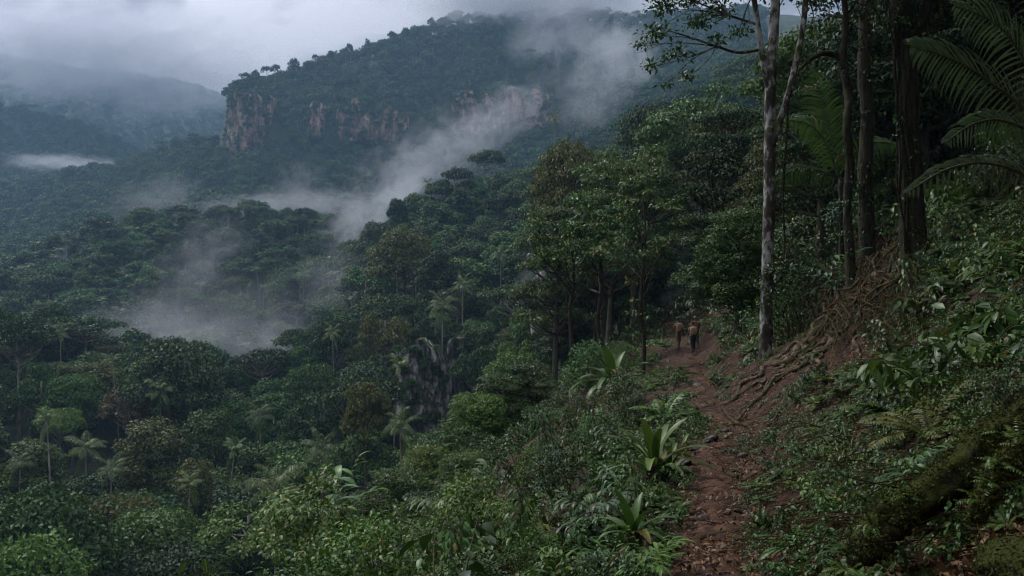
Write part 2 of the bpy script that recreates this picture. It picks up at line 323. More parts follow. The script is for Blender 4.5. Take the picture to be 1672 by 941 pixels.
# ------------------------------------------------------------------ trees
def tree_meshes(seed, H, R, nclump, nleaf, leaf, style='dome', limbs=8, mat='far', bark='bark', sides=6, fine=False, r0=None, aspect=1.0):
    rng = np.random.default_rng(seed)
    # clump centres
    C = []; rc = []
    tries = 0
    while len(C) < nclump and tries < nclump * 60:
        tries += 1
        th = rng.random() * 2 * PI
        if style == 'umbrella':
            rr = math.sqrt(rng.random()); c = np.array([math.cos(th) * rr * R, math.sin(th) * rr * R, H - R * .16 - R * .30 * rr ** 2 + rng.normal() * R * .06])
            q = R * rng.uniform(.20, .30)
        elif style == 'tall':
            u = rng.random(); rr = (1 - .55 * u) * (.55 + .45 * rng.random()) * min(1, .35 + 3 * u)
            c = np.array([math.cos(th) * rr * R, math.sin(th) * rr * R, H * (.32 + .62 * u) + rng.normal() * .3]); q = R * rng.uniform(.24, .38)
        elif style == 'layer':
            lv = int(rng.integers(5)); rr = (.25 + .75 * rng.random()) * (1 - .11 * lv); c = np.array([math.cos(th) * rr * R, math.sin(th) * rr * R, H * (.42 + .125 * lv) + rng.normal() * .18 - .5 * rr]); q = R * rng.uniform(.17, .27)
        elif style == 'open':
            rr = (.4 + .6 * rng.random()); c = np.array([math.cos(th) * rr * R, math.sin(th) * rr * R, H * (.62 + .32 * rng.random() * (1.25 - rr))]); q = R * rng.uniform(.18, .30)
        else:
            u = rng.random() ** .8; el = u * PI / 2 - .25; rr = .72 + .28 * rng.random()
            c = np.array([math.cos(th) * math.cos(el) * rr * R, math.sin(th) * math.cos(el) * rr * R, H - R * .95 * aspect + math.sin(el) * rr * R * .85 * aspect]); q = R * rng.uniform(.24, .40)
        if all(np.linalg.norm((c - b)) > .80 * max(q, k) for b, k in zip(C, rc)):
            C.append(c); rc.append(q)
    mc = MB()
    axis_c = np.array([0, 0, H - R * .9 * aspect])
    for c, q in zip(C, rc):
        n = int(nleaf * (q / (R * .3)) ** 2 * rng.uniform(.75, 1.2))
        d = rdir(rng, n); d[:, 2] = np.where(d[:, 2] < -.25, -d[:, 2] * .6, d[:, 2])
        d = nrm(d)
        lump = 1 + .22 * np.sin(d[:, 0] * 5 + c[0] * 3) * np.sin(d[:, 1] * 5 + c[1] * 2)
        rad = q * lump * rng.uniform(.62, 1.06, n) ** .7
        out = nrm((c - axis_c)[None] * .0 + d)
        pos = c + d * rad[:, None] * np.array([1, 1, .42 if style == 'layer' else .55 if style in ('umbrella', 'open') else .75])
        nor = nrm(out * 1.0 + np.array([0, 0, .45]) + rng.normal(size=(n, 3)) * .30)
        dv = nrm(out * .5 + np.array([0, 0, -.45]) + rng.normal(size=(n, 3)) * .6)
        L = leaf * rng.uniform(.7, 1.35, n)
        leaves(mc, pos, nor, dv, L, L * rng.uniform(.45, .7, n), .12, .18, fine)
    mt = MB(); r0 = r0 or .022 * H
    bend = rng.normal(size=2) * H * .03
    top = H * (.82 if style != 'umbrella' else .86)
    tp = [Vector((0, 0, -1.5)), Vector((0, 0, 0)), Vector((bend[0] * .5, bend[1] * .5, top * .4)), Vector((bend[0], bend[1], top * .75)), Vector((bend[0] * .6, bend[1] * .6, top))]
    tps = smooth_path(tp, 3); tr = np.interp(np.linspace(0, 1, len(tps)), [0, .25, .3, 1], [r0 * 1.9, r0 * 1.3, r0, r0 * .3])
    tube(mt, tps, tr, sides)
    order = np.argsort([-k for k in rc])[:limbs] if limbs < len(C) else range(len(C))
    for i in order:
        c = C[i]; hz = min(top * .97, max(top * .38, c[2] - np.hypot(c[0], c[1]) * rng.uniform(.35, .7)))
        f = hz / top; b = np.array([bend[0] * min(1, f * 1.3), bend[1] * min(1, f * 1.3), hz])
        m = b * .45 + c * .55 + np.array([0, 0, -.06 * R]) + rng.normal(size=3) * R * .05
        pts = smooth_path([b, m, c], 3)
        tube(mt, pts, np.linspace(r0 * .42, r0 * .08, len(pts)), max(4, sides - 2), cap=False)
    return mc.mesh('crown', M[mat]), mt.mesh('trunk', M[bark], True)

def frond_pts(az, el, L, droop, n):
    """points along an arching rachis"""
    p = Vector((0, 0, 0)); out = [p.copy()]; e = el
    for k in range(n):
        e = el - droop * ((k + 1) / n) ** 1.3
        p = p + Vector((math.cos(az) * math.cos(e), math.sin(az) * math.cos(e), math.sin(e))) * (L / n); out.append(p.copy())
    return out

def add_frond(ml, ms, base, az, el, L, droop, nleaf=24, LL=.6, W=.05, rng=None, rr=.02, start=.12, hang=.35, twist=0., fine=False, taper=.75):
    rng = rng or RNG
    pts = frond_pts(az, el, L, droop, 10); pts = [p + Vector(base) for p in pts]
    tube(ms, pts, np.linspace(rr, rr * .25, len(pts)), 4, cap=False)
    P = np.array([tuple(p) for p in pts]); T = nrm(np.gradient(P, axis=0))
    t = np.linspace(start, 1, nleaf); idx = t * (len(P) - 1)
    pos = np.stack([np.interp(idx, np.arange(len(P)), P[:, k]) for k in range(3)], -1)
    tan = nrm(np.stack([np.interp(idx, np.arange(len(P)), T[:, k]) for k in range(3)], -1))
    side = nrm(np.cross(tan, np.array([0, 0, 1.]))); up = nrm(np.cross(side, tan))
    side = side * math.cos(twist) + up * math.sin(twist); up = nrm(np.cross(side, tan))
    prof = np.clip(np.sin(np.clip(t * .86 + .12, 0, 1) * PI) ** taper, .12, 1)
    for s in (-1, 1):
        dv = nrm(side * s * .9 + tan * .55 + np.array([0, 0, -hang]) + rng.normal(size=pos.shape) * .06)
        ln = LL * prof * rng.uniform(.9, 1.08, len(t))
        leaves(ml, pos, up + rng.normal(size=pos.shape) * .1, dv, ln, W * (.5 + .5 * prof), .1, .22, fine)

def palm_meshes(seed, H, nf=16, L=2.6, nleaf=16, LL=.8, W=.12, lean=.06, r=.14, dead=True):
    rng = np.random.default_rng(seed); ml = MB(); mt = MB()
    lx, ly = rng.normal(size=2) * H * lean
    tp = smooth_path([(0, 0, -1.5), (0, 0, 0), (lx * .3, ly * .3, H * .5), (lx, ly, H)], 4)
    tube(mt, tp, np.linspace(r * 1.3, r * .8, len(tp)), 7)
    for k in range(nf):
        az = k * 2.39996 + rng.normal() * .15; u = k / nf
        el = 1.3 - 1.25 * u + rng.normal() * .14; dr = .65 + .6 * rng.random() + .55 * (1 - u)
        if dead and u > .88: el = -.6; dr = .8
        add_frond(ml, mt, (lx, ly, H), az, el, L * rng.uniform(.85, 1.1), dr, nleaf, LL, W, rng, .035, .1, .28)
    return ml.mesh('fronds', M['palm']), mt.mesh('trunk', M['palebark'], True)

LIB = {}
LABELS = []
def put_tree(kind, name, label, cat, x, y, sc=1.0, rz=None, group=None, mat=None, z=None, foliage='crown', bark=None, sz=None):
    mc, mt = LIB[kind]
    loc = (x, y, gz(x, y) if z is None else z)
    t = thing(name, label, cat, loc, RNG.random() * 2 * PI if rz is None else rz, group, (sc, sc, sc * (sz or 1)))
    c = link(foliage, mc, t); k = link('trunk', mt, t)
    if mat: set_mat(c, M[mat])
    if bark: set_mat(k, M[bark])
    return t, c, k

#            seed  H   R  clumps leaves leaf
for i, (st, H, R, asp) in enumerate([('dome', 15, 5.6, 1), ('dome', 17, 6.2, 1.1), ('tall', 18, 5.0, 1), ('umbrella', 19, 6.5, 1), ('dome', 14, 4.8, 1.2), ('open', 17, 5.6, 1)]):
    LIB[f'far{i}'] = tree_meshes(100 + i, H, R, 18, 50, 1.15, st, 5, 'far', 'palebark' if i in (3, 5) else 'bark', 5, aspect=asp)
    LIB[f'mid{i}'] = tree_meshes(200 + i, H, R, 26, 120, .72, st, 12, 'far', 'palebark' if i in (3, 5) else 'bark', 5, aspect=asp)
    LIB[f'val{i}'] = tree_meshes(300 + i, H, R, 38, 260, .44, st, 26, 'far', 'palebark' if i in (3, 5) else 'bark', 6, aspect=asp)
for i, (st, H, R, asp) in enumerate([('open', 15, 4.8, 1), ('tall', 17, 4.6, 1), ('layer', 16, 4.8, 1), ('tall', 14, 4.4, 1.25)]):
    LIB[f'hill{i}'] = tree_meshes(400 + i, H, R, 70, 430, .23, st, 46, 'near', 'bark', 7, aspect=asp)
for i in range(3):
    LIB[f'palm{i}'] = palm_meshes(500 + i, (11, 14, 8.5)[i], (15, 11, 18)[i], (3.2, 2.8, 3.5)[i], 24, (.85, .75, .95)[i], .085, (.03, .11, .06)[i])
    LIB[f'fpalm{i}'] = palm_meshes(510 + i, (12, 14, 12)[i], 13, 3.0, 9, .95, .24)

# ---- distance along a column at which the canopy shows at a given row
def find_d(px, py, lo, hi):
    i = int(np.argmin(abs(PXG - px))); m = (DG >= lo) & (DG <= hi); j = np.argmin(abs(PYG[i][m] - py)); return float(DG[m][j])

LANDMARKS = []      # (px, py, words)
SIGHT = []          # (px, row of the top, distance, rows to keep in sight, half width)
USED = []           # occupied spots (x, y, r)
def emergent(px, py_top, lo, hi, kind, label, sc, mat=None, name='emergent_tree', group=None, d=None, extra=0, sz=None, bark=None, base_py=None, cat='tree', foliage='crown', words=None):
    """a particular tree of the photo: its top shows at (px, py_top)"""
    d = d or find_d(px, (base_py or py_top) + 20, lo, hi)
    p = at(px, py_top, d); z = gz(p.x, p.y)
    mc, _ = LIB[kind]; H0 = max(v[2] for v in mc.vertices[0].co[:0] or [(0, 0, 0)]) if False else HGT(mc)
    need = p.z - z
    szz = need / (H0 * sc)
    szz = min(max(szz, .7), 1.8)
    t, c, k = put_tree(kind, name, label, cat, p.x, p.y, sc, None, group, mat, p.z - H0 * sc * szz, foliage, bark, szz)
    USED.append((p.x, p.y, 3.5 * sc))
    SIGHT.append((px, py_top, d, 62 if 'palm' in kind else 48, 22 if 'palm' in kind else 15))
    if words: LANDMARKS.append((px, py_top + 30, words))
    return t
_hc = {}
def HGT(me):
    if me.name not in _hc:
        a = np.empty(len(me.vertices) * 3, np.float32); me.vertices.foreach_get('co', a); _hc[me.name] = float(a[2::3].max())
    return _hc[me.name]

# singled-out trees on the ridges
emergent(795, 242, 290, 345, 'mid3', 'flat-topped umbrella tree rising on the ridge just under the drifting mist', .95, 'dark', d=318, words='misty ridge umbrella tree')
emergent(748, 270, 280, 330, 'mid3', 'lower umbrella tree on the ridge, beside the taller flat-topped one', .85, 'dark', d=305)
emergent(683, 318, 270, 320, 'mid5', 'pale feathery spreading tree on the misty ridge left of two umbrella trees', 1.0, 'mid', d=296)
emergent(648, 322, 270, 320, 'mid4', 'narrow tree at the lower end of the misty ridge by the gap', .7, 'dark', d=292)
emergent(300, 334, 400, 430, 'mid3', 'wide dark umbrella tree topping the middle ridge below the cliffs', 1.15, 'dark', d=415, words='wide middle-ridge umbrella tree')
emergent(160, 352, 400, 430, 'mid0', 'broad round dark crown standing highest on the middle ridge at left', 1.25, 'dark', d=412, words='broad round ridge crown')
for k, (px, py) in enumerate([(375, 336), (408, 336), (455, 342), (495, 338), (345, 340), (250, 352)]):
    emergent(px, py, 400, 430, f'mid{(3, 2, 5, 3, 4, 0)[k]}', ['thin-stemmed flat tree on the middle ridge, right of the wide umbrella', 'round-headed skyline tree at the centre of the middle ridge', 'feathery tree on the middle ridge with mist behind it', 'umbrella tree near the right end of the middle ridge', 'slim tree touching the wide umbrella tree on the middle ridge', 'low round tree left of the wide umbrella on the middle ridge'][k], (.75, .8, .7, .85, .7, .8)[k], 'dark', d=414)
for k, (px, py, kd, s) in enumerate([(372, 141, 4, 1.1), (383, 134, 3, .9), (402, 118, 3, 1.1), (418, 113, 0, .8), (436, 107, 3, 1.1), (450, 104, 3, .9), (480, 94, 1, .9), (515, 88, 3, .65), (540, 82, 4, .7), (570, 70, 0, .8), (600, 62, 2, .8), (640, 50, 3, .8), (662, 44, 1, .8), (705, 28, 0, .9)]):
    d = 838 + (px - 372) * .5
    LAB = ['round crown leaning over the top corner of the red cliff', 'small flat tree just above the red cliff corner', 'umbrella tree on the skyline above the red cliff', 'little round tree between umbrellas on the mountain skyline', 'large umbrella on the mountain skyline, second step up from the cliff', 'smaller umbrella touching the large one on the mountain skyline', 'bushy dome tree on the skyline above the second rock streak', 'small umbrella on the skyline right of the bushy dome', 'narrow crown where the mountain skyline steepens', 'round crown midway up the mountain skyline', 'tall crown on the upper mountain skyline', 'umbrella tree on the upper mountain skyline below the cloud', 'dome tree on the upper skyline right before the cloud', 'last clear tree on the skyline where cloud swallows the mountain'][k]
    emergent(px, py, 800, 900, f'far{kd}', LAB, s, 'dark', 'skyline_tree', 'trees along the mountain skyline', d)
for k, (px, py, d) in enumerate([(287, 222, 855), (315, 216, 852), (262, 238, 865), (343, 222, 850)]):
    emergent(px, py, 800, 900, f'far{(0, 3, 4, 1)[k]}', ['round dark tree on the flank ridge left of the red cliff', 'flat tree on the flank ridge close below the red cliff', 'small outlying tree lowest on the flank ridge left of the cliff', 'dome tree at the foot of the red cliff corner'][k], (1.1, .8, .7, .9)[k], 'dark', 'skyline_tree', 'trees along the mountain flank', d)
# the valley's particular trees
emergent(133, 512, 150, 195, 'val3', 'broad dark umbrella tree on the crest of the left valley forest', 1.15, 'dark', d=180, words='valley-crest umbrella tree')
emergent(292, 548, 120, 190, 'val1', 'big dark dome tree standing before the valley mist', 1.25, 'dark', d=140, words='big dark dome tree')
emergent(432, 566, 150, 190, 'val3', 'dark umbrella tree at the right edge of the valley mist', .95, 'dark', d=172, words='umbrella tree by the valley mist')
emergent(345, 585, 140, 190, 'val3', 'flat dark crown just right of the big dome tree', .75, 'dark', d=165)
emergent(68, 612, 100, 170, 'val5', 'pale-trunked open tree with thin flat foliage in the left valley', .85, 'mid', d=140, bark='palebark', words='pale-trunked open tree')
emergent(215, 632, 100, 170, 'val5', 'yellow-brown flat-crowned tree left of the dark dome tree', .8, 'rust', d=138, bark='palebark', words='yellow-brown valley tree')
emergent(250, 680, 90, 150, 'val2', 'tall olive-brown tree filling the valley middle under the dome tree', 1.15, 'olive', d=116, words='tall olive-brown valley tree')
emergent(320, 745, 80, 140, 'val2', 'slender olive tree right of the tall olive-brown one', .7, 'olive', d=106)
emergent(245, 826, 60, 110, 'val0', 'bright green rounded tree at the bottom of the valley view', .95, 'bright', d=88, words='bright green bottom tree')
emergent(530, 415, 300, 420, 'mid5', 'light green spreading tree with pale stems on the middle slope', 1.25, 'bright', d=335, bark='palebark', words='light green slope tree')
emergent(455, 452, 300, 420, 'mid0', 'yellow-green rounded tree left of the light green spreading one', .9, 'bright', d=330)
emergent(248, 430, 300, 420, 'mid0', 'pale yellow-green dome tree below the middle ridge', 1.0, 'bright', d=345)
emergent(662, 368, 180, 260, 'val1', 'huge dark tree heaped with climbers above the grey cliff', 1.3, 'olive', d=205, words='huge climber-hung tree')
emergent(715, 405, 180, 240, 'val2', 'dark column-like tree hung with climbers above the grey cliff', 1.2, 'dark', d=190)
emergent(598, 618, 90, 140, 'val4', 'thin tree with ragged olive head and long bare stem in the valley', .55, 'olive', d=100, sz=1.5, words='thin ragged-headed tree')
emergent(505, 590, 120, 190, 'val5', 'feathery light tree right of the valley mist', .9, 'mid', d=155)
emergent(930, 218, 80, 130, 'val1', 'olive-brown crowned tree rising at the left edge of the hillside forest', .75, 'olive', d=108, words='brown-crowned hillside tree')
emergent(1035, 232, 60, 90, 'hill0', 'light green layered tree behind the slim trailside tree', .95, 'nearb', d=70, words='light green layered hillside tree')
emergent(985, 262, 60, 90, 'hill2', 'spreading pale green tree left of the layered hillside tree', .9, 'nearb', d=74)
emergent(905, 330, 60, 90, 'hill2', 'leafy mid-green tree hanging out over the valley on bent limbs', .85, 'near', d=72)
emergent(1145, 140, 60, 110, 'hill0', 'massive dark forest tree on the hillside behind the lichen trunk', 1.4, 'near', d=88, words='massive dark hillside tree')
emergent(1060, 165, 90, 140, 'hill3', 'dark round tree high on the hillside skyline', 1.3, 'dark', d=122)
emergent(1205, 335, 22, 40, 'hill1', 'fresh green bushy tree just left of the lichen trunk', .5, 'nearb', d=33, name='bushy_tree', words='fresh green bushy tree')
# small bushy trees along the edge of the near slope
for k, (px, py, d, kd, sc, mt_, lab) in enumerate([(560, 838, 27, 3, .30, 'nearb', 'small leafy tree lowest on the near slope edge'), (605, 800, 29, 1, .30, 'near', 'small dark leafy tree second up the near slope edge'), (650, 762, 31, 3, .33, 'near', 'small bushy tree on the slope edge below the skirted palm'), (700, 722, 34, 1, .36, 'nearb', 'pale-tipped bushy tree under the right end of the grey cliff'), (742, 690, 36, 0, .36, 'near', 'spreading small tree on the slope edge right of the grey cliff foot'), (782, 640, 38, 3, .42, 'bright', 'bright yellow-green small tree on the slope edge'), (822, 606, 40, 1, .42, 'near', 'dark bushy small tree right of the bright yellow-green one'), (862, 590, 41, 2, .40, 'near', 'layered small tree just left of the dark nest fern'), (760, 735, 30, 3, .26, 'nearb', 'low round bushy tree in front of the bright yellow-green small tree'), (690, 800, 26, 1, .24, 'near', 'low dark bushy tree on the near slope left of the drooping sapling')]):
    emergent(px, py, 0, 0, f'hill{kd}', lab, sc, mt_, 'bushy_tree', 'small trees along the slope edge', d)
# palms
PALMS = [(30, 765, 112, .8, 'palm at the left edge of the valley, level with the twin palms'), (300, 800, 96, .75, 'slim palm behind the bright green bottom tree'), (425, 690, 132, .8, 'palm between the pale-stemmed palm and the valley mist'), (525, 735, 92, .8, 'palm left of the thin ragged-headed tree'), (195, 610, 150, .75, 'palm rising left of the dark dome tree'), (140, 740, 118, .95, 'palm with drooping crown at left, taller of the twin palms'), (178, 775, 108, .85, 'shorter twin palm with a pale stem at left'), (368, 752, 112, .8, 'palm with thin pale stem in the valley centre'),
         (450, 785, 78, 1.0, 'large dark palm near the bottom with wide arching fronds'), (655, 695, 96, .85, 'palm with a skirt of fronds below the grey cliff'), (640, 612, 120, .8, 'spiky palm on the slope left of the grey cliff'),
         (722, 508, 150, 1.0, 'palm overhanging the top of the grey cliff'), (818, 430, 185, 1.05, 'palm among climbers on the slope above the grey cliff'), (85, 700, 112, .8, 'ragged olive palm in the left valley'),
         (262, 650, 132, .8, 'small yellowish palm under the dark dome tree'), (545, 560, 165, .75, 'palm at the foot of the middle slope'), (705, 325, 300, 1.0, 'palm poking out of the misty ridge canopy'),
         (905, 215, 320, 1.1, 'tall palm on the far hillside skyline'), (755, 480, 170, .9, 'pale-fronded palm in the climber-covered slope'), (590, 470, 230, .95, 'palm on the spur at picture centre'), (495, 470, 325, 1.1, 'distant palm on the middle slope'), (100, 560, 170, .8, 'palm beside the umbrella tree on the valley crest'), (545, 840, 66, .6, 'small palm among shrubs at the bottom edge')]
for k, (px, py, d, s, lab) in enumerate(PALMS):
    emergent(px, py - 34, 0, 0, f'palm{k % 3}', lab, s, None, 'palm_tree', 'palms scattered through the valley', d, foliage='fronds', words=['tall twin palm', 'short twin palm', 'pale-stemmed palm', 'large dark palm', 'skirted palm', 'spiky palm', 'cliff-top palm', 'climber-slope palm'][k - 5] if 0 <= k - 5 < 8 else None, cat='palm')

# ---- the rest of the forest: jittered points where something can be seen
ZC = ZG + 8
elev = ZC / DG[None]; runmax = np.maximum.accumulate(elev, axis=1); runmax = np.concatenate([np.full((len(PXG), 1), -9.), runmax[:, :-1]], 1)
pts = []
def scatter(lo, hi, sp, pxa, pxb):
    xa, xb = (pxa - CX) / F * hi, (pxb - CX) / F * hi
    xa = min(xa, (pxa - CX) / F * lo); xb = max(xb, (pxb - CX) / F * lo)
    gx, gy = np.meshgrid(np.arange(xa, xb, sp), np.arange(lo, hi, sp))
    x = (gx + RNG.uniform(-.45, .45, gx.shape) * sp).ravel(); y = (gy + RNG.uniform(-.45, .45, gx.shape) * sp).ravel()
    px = CX + F * x / y; ok = (px > pxa) & (px < pxb) & (y > lo) & (y < hi); x, y, px = x[ok], y[ok], px[ok]
    i = np.clip(np.searchsorted(PXG, px), 0, len(PXG) - 1); j = np.clip(np.searchsorted(DG, y), 0, len(DG) - 1)
    z = valley_z(x, y)
    slope = np.hypot(*(np.array([valley_z(x, y + 2) - z, valley_z(x + 2, y) - z]) / 2))
    vis = (z + 20) / y > runmax[i, j] - .004
    ok = vis & (slope < 1.9)
    return np.stack([x, y, z], -1)[ok]
P = np.concatenate([scatter(62, 128, 5.6, -140, 1010), scatter(128, 215, 6.2, -140, 1060), scatter(215, 345, 6.6, -140, 1320), scatter(345, 470, 6.8, -140, 1320), scatter(470, 700, 8, -140, 1250), scatter(700, 1060, 8, -140, 1250), scatter(1060, 1300, 11, -140, 700), scatter(1300, 1900, 14, -140, 600)])
if USED:
    U = np.array(USED)
    dx_ = np.abs(P[:, None, 0] - U[None, :, 0]); dy_ = P[:, None, 1] - U[None, :, 1]; P = P[~((dx_ < U[None, :, 2] * 1.15) & (dy_ < U[None, :, 2]) & (dy_ > -U[None, :, 2] - np.where(U[None, :, 1] < 250, 13, 4))).any(1)]
hz = hill_z(P[:, 0], P[:, 1]); P = P[(P[:, 1] > 148) | (hz < P[:, 2] + 1)]
# cliffs stay bare
def in_px(P, a, b, lo, hi):
    px = CX + F * P[:, 0] / P[:, 1]; return (px > a) & (px < b) & (P[:, 1] > lo) & (P[:, 1] < hi)
P = P[~(in_px(P, 362, 436, 750, 793) | in_px(P, 632, 765, 112, 134.5) | in_px(P, 862, 978, 92, 107))]
ORD = np.argsort(P[:, 1]); P = P[ORD]
N_IND = 235
near_pts, far_pts = P[:N_IND], P[N_IND:]
print('forest points', len(P), 'individual to', near_pts[-1, 1])

_seen_lab = {}
def auto_label(head, px, py):
    best = min(LANDMARKS, key=lambda l: (l[0] - px) ** 2 + (1.2 * (l[1] - py)) ** 2)
    dx, dy = px - best[0], py - best[1]
    dirn = ('right of' if dx > 0 else 'left of') if abs(dx) > abs(dy) * 1.4 else ('above' if dy < 0 else 'below') if abs(dy) > abs(dx) * 1.4 else ('upper right of' if dy < 0 and dx > 0 else 'upper left of' if dy < 0 else 'lower right of' if dx > 0 else 'lower left of')
    dist = math.hypot(dx, dy); near = 'just ' if dist < 70 else '' if dist < 150 else 'well '
    base = f'{head} {near}{dirn} the {best[2]}'
    k = _seen_lab.get(base, 0); _seen_lab[base] = k + 1
    if k: base = f"{['second', 'third', 'fourth', 'fifth', 'sixth', 'seventh', 'eighth', 'ninth'][min(k - 1, 7)]} {head} {near}{dirn} the {best[2]}"
    return base
LOOK = [('dark', 'dark green'), ('mid', 'mid green'), ('far', 'green'), ('olive', 'olive'), ('bright', 'yellow-green'), ('mid', 'mid green'), ('dark', 'dark green'), ('far', 'green')]
FORM = ['rounded tree', 'tall domed tree', 'columnar tree', 'flat-topped tree', 'compact bushy tree', 'loose open tree']
for x, y, z in near_pts:
    k = int(RNG.choice(6, p=[.16, .16, .24, .13, .12, .19])); mt_, word = LOOK[int(RNG.integers(len(LOOK)))]
    if mt_ == 'bright' and RNG.random() < .5: mt_, word = 'mid', 'mid green'
    s = RNG.uniform(.55, 1.15)
    px, py = CX + F * x / y, HY - F * (z + 12) / y
    key = f'val{k}' if y < 215 else f'mid{k}'; sz_ = RNG.uniform(.8, 1.4) * (1.25 if k in (3, 5) else 1); rp = 5.2 * s * F / y; hmax = 99
    for sx_, sy_, sd_, keep_, hw_ in SIGHT:
        if sd_ > y and abs(sx_ - px) < rp + hw_: hmax = min(hmax, (HY - (sy_ + keep_)) / F * y - z + .5)
    H0 = HGT(LIB[key][0])
    if hmax < H0 * s * sz_:
        if hmax < 5: continue
        f_ = hmax / (H0 * s * sz_); sz_ = max(.75, sz_ * f_); s = min(s, hmax / (H0 * sz_))
    put_tree(f'val{k}' if y < 215 else f'mid{k}', 'canopy_tree', auto_label(f'{word} {FORM[k]}', px, py), 'tree', x, y, s, None, 'forest trees in the valley', mt_, z - .5, sz=sz_)

# one object for all trees beyond counting (instances)
def stuff_instances(name, P, kinds, scales, rots, sources):
    """P points; kinds index into sources: list of object lists joined into one instance"""
    me = bpy.data.meshes.new(name); me.vertices.add(len(P)); me.vertices.foreach_set('co', np.asarray(P, np.float32).ravel())
    for nm, typ, arr in (('kind', 'INT', kinds), ('size', 'FLOAT', scales), ('turn', 'FLOAT_VECTOR', rots)):
        at_ = me.attributes.new(nm, typ, 'POINT')
        at_.data.foreach_set('vector' if typ == 'FLOAT_VECTOR' else 'value', np.asarray(arr, np.int32 if typ == 'INT' else np.float32).ravel())
    o = link(name, me); o['kind'] = 'stuff'
    ng = bpy.data.node_groups.new(name + '_nodes', 'GeometryNodeTree')
    ng.interface.new_socket('Geometry', in_out='INPUT', socket_type='NodeSocketGeometry'); ng.interface.new_socket('Geometry', in_out='OUTPUT', socket_type='NodeSocketGeometry')
    gi = ng.nodes.new('NodeGroupInput'); go = ng.nodes.new('NodeGroupOutput'); jo = ng.nodes.new('GeometryNodeJoinGeometry'); lk = ng.links.new
    def attr(nm, t):
        n = ng.nodes.new('GeometryNodeInputNamedAttribute'); n.data_type = t; n.inputs[0].default_value = nm
        return next(s for s in n.outputs if s.enabled and s.name == 'Attribute')
    ak, as_, ar = attr('kind', 'INT'), attr('size', 'FLOAT'), attr('turn', 'FLOAT_VECTOR')
    for k, objs in enumerate(sources):
        j2 = ng.nodes.new('GeometryNodeJoinGeometry')
        for ob in objs:
            oi = ng.nodes.new('GeometryNodeObjectInfo'); oi.inputs[0].default_value = ob; oi.transform_space = 'ORIGINAL'; lk(oi.outputs['Geometry'], j2.inputs[0])
        cmp_ = ng.nodes.new('FunctionNodeCompare'); cmp_.data_type = 'INT'; cmp_.operation = 'EQUAL'
        ints = [s for s in cmp_.inputs if s.type == 'INT']; lk(ak, ints[0]); ints[1].default_value = k
        ip = ng.nodes.new('GeometryNodeInstanceOnPoints'); lk(gi.outputs[0], ip.inputs['Points']); lk(cmp_.outputs[0], ip.inputs['Selection'])
        lk(j2.outputs[0], ip.inputs['Instance']); lk(ar, ip.inputs['Rotation']); lk(as_, ip.inputs['Scale']); lk(ip.outputs[0], jo.inputs[0])
    lk(jo.outputs[0], go.inputs[0])
    md = o.modifiers.new('scatter', 'NODES'); md.node_group = ng
    return o

# source trees: one standing tree of each far and mid kind, taken from those already placed or placed on the slopes
def children_of(meshes):
    m = {o.data.name: o for o in COL.objects if o.type == 'MESH'}
    return [m[a.name] for a in meshes if a.name in m]
SRC = []
spare = list(range(0, len(far_pts), max(1, len(far_pts) // 40)))
drop = set()
for i in range(6):
    for lod in ('mid', 'far'):
        key = f'{lod}{i}'
        if len(children_of(LIB[key])) < 2:
            cand = [k for k in range(len(far_pts)) if k not in drop and ((far_pts[k, 1] < 420) if lod == 'mid' else (far_pts[k, 1] > 720)) and -50 < CX + F * far_pts[k, 0] / far_pts[k, 1] < 900]
            k = cand[int(RNG.integers(len(cand)))]; drop.add(k); x, y, z = far_pts[k]
            put_tree(key, 'canopy_tree', auto_label(f'green {FORM[i]}', CX + F * x / y, HY - F * (z + 12) / y), 'tree', x, y, .9, None, 'forest trees in the valley', None, z - .5)
i_palm = None
for i in range(2):
    key = f'fpalm{i}'
    cand = [k for k in range(len(far_pts)) if k not in drop and 215 < far_pts[k, 1] < 330]
    k = cand[int(RNG.integers(len(cand)))]; drop.add(k); x, y, z = far_pts[k]
    put_tree(key, 'palm_tree', auto_label('distant palm', CX + F * x / y, HY - F * (z + 12) / y), 'palm', x, y, .9, None, 'palms scattered through the valley', None, z, 'fronds')
far_pts = np.array([p for k, p in enumerate(far_pts) if k not in drop])
SRC = [children_of(LIB[f'mid{i}']) for i in range(6)] + [children_of(LIB[f'far{i}']) for i in range(6)] + [children_of(LIB[f'fpalm{i}']) for i in range(2)]
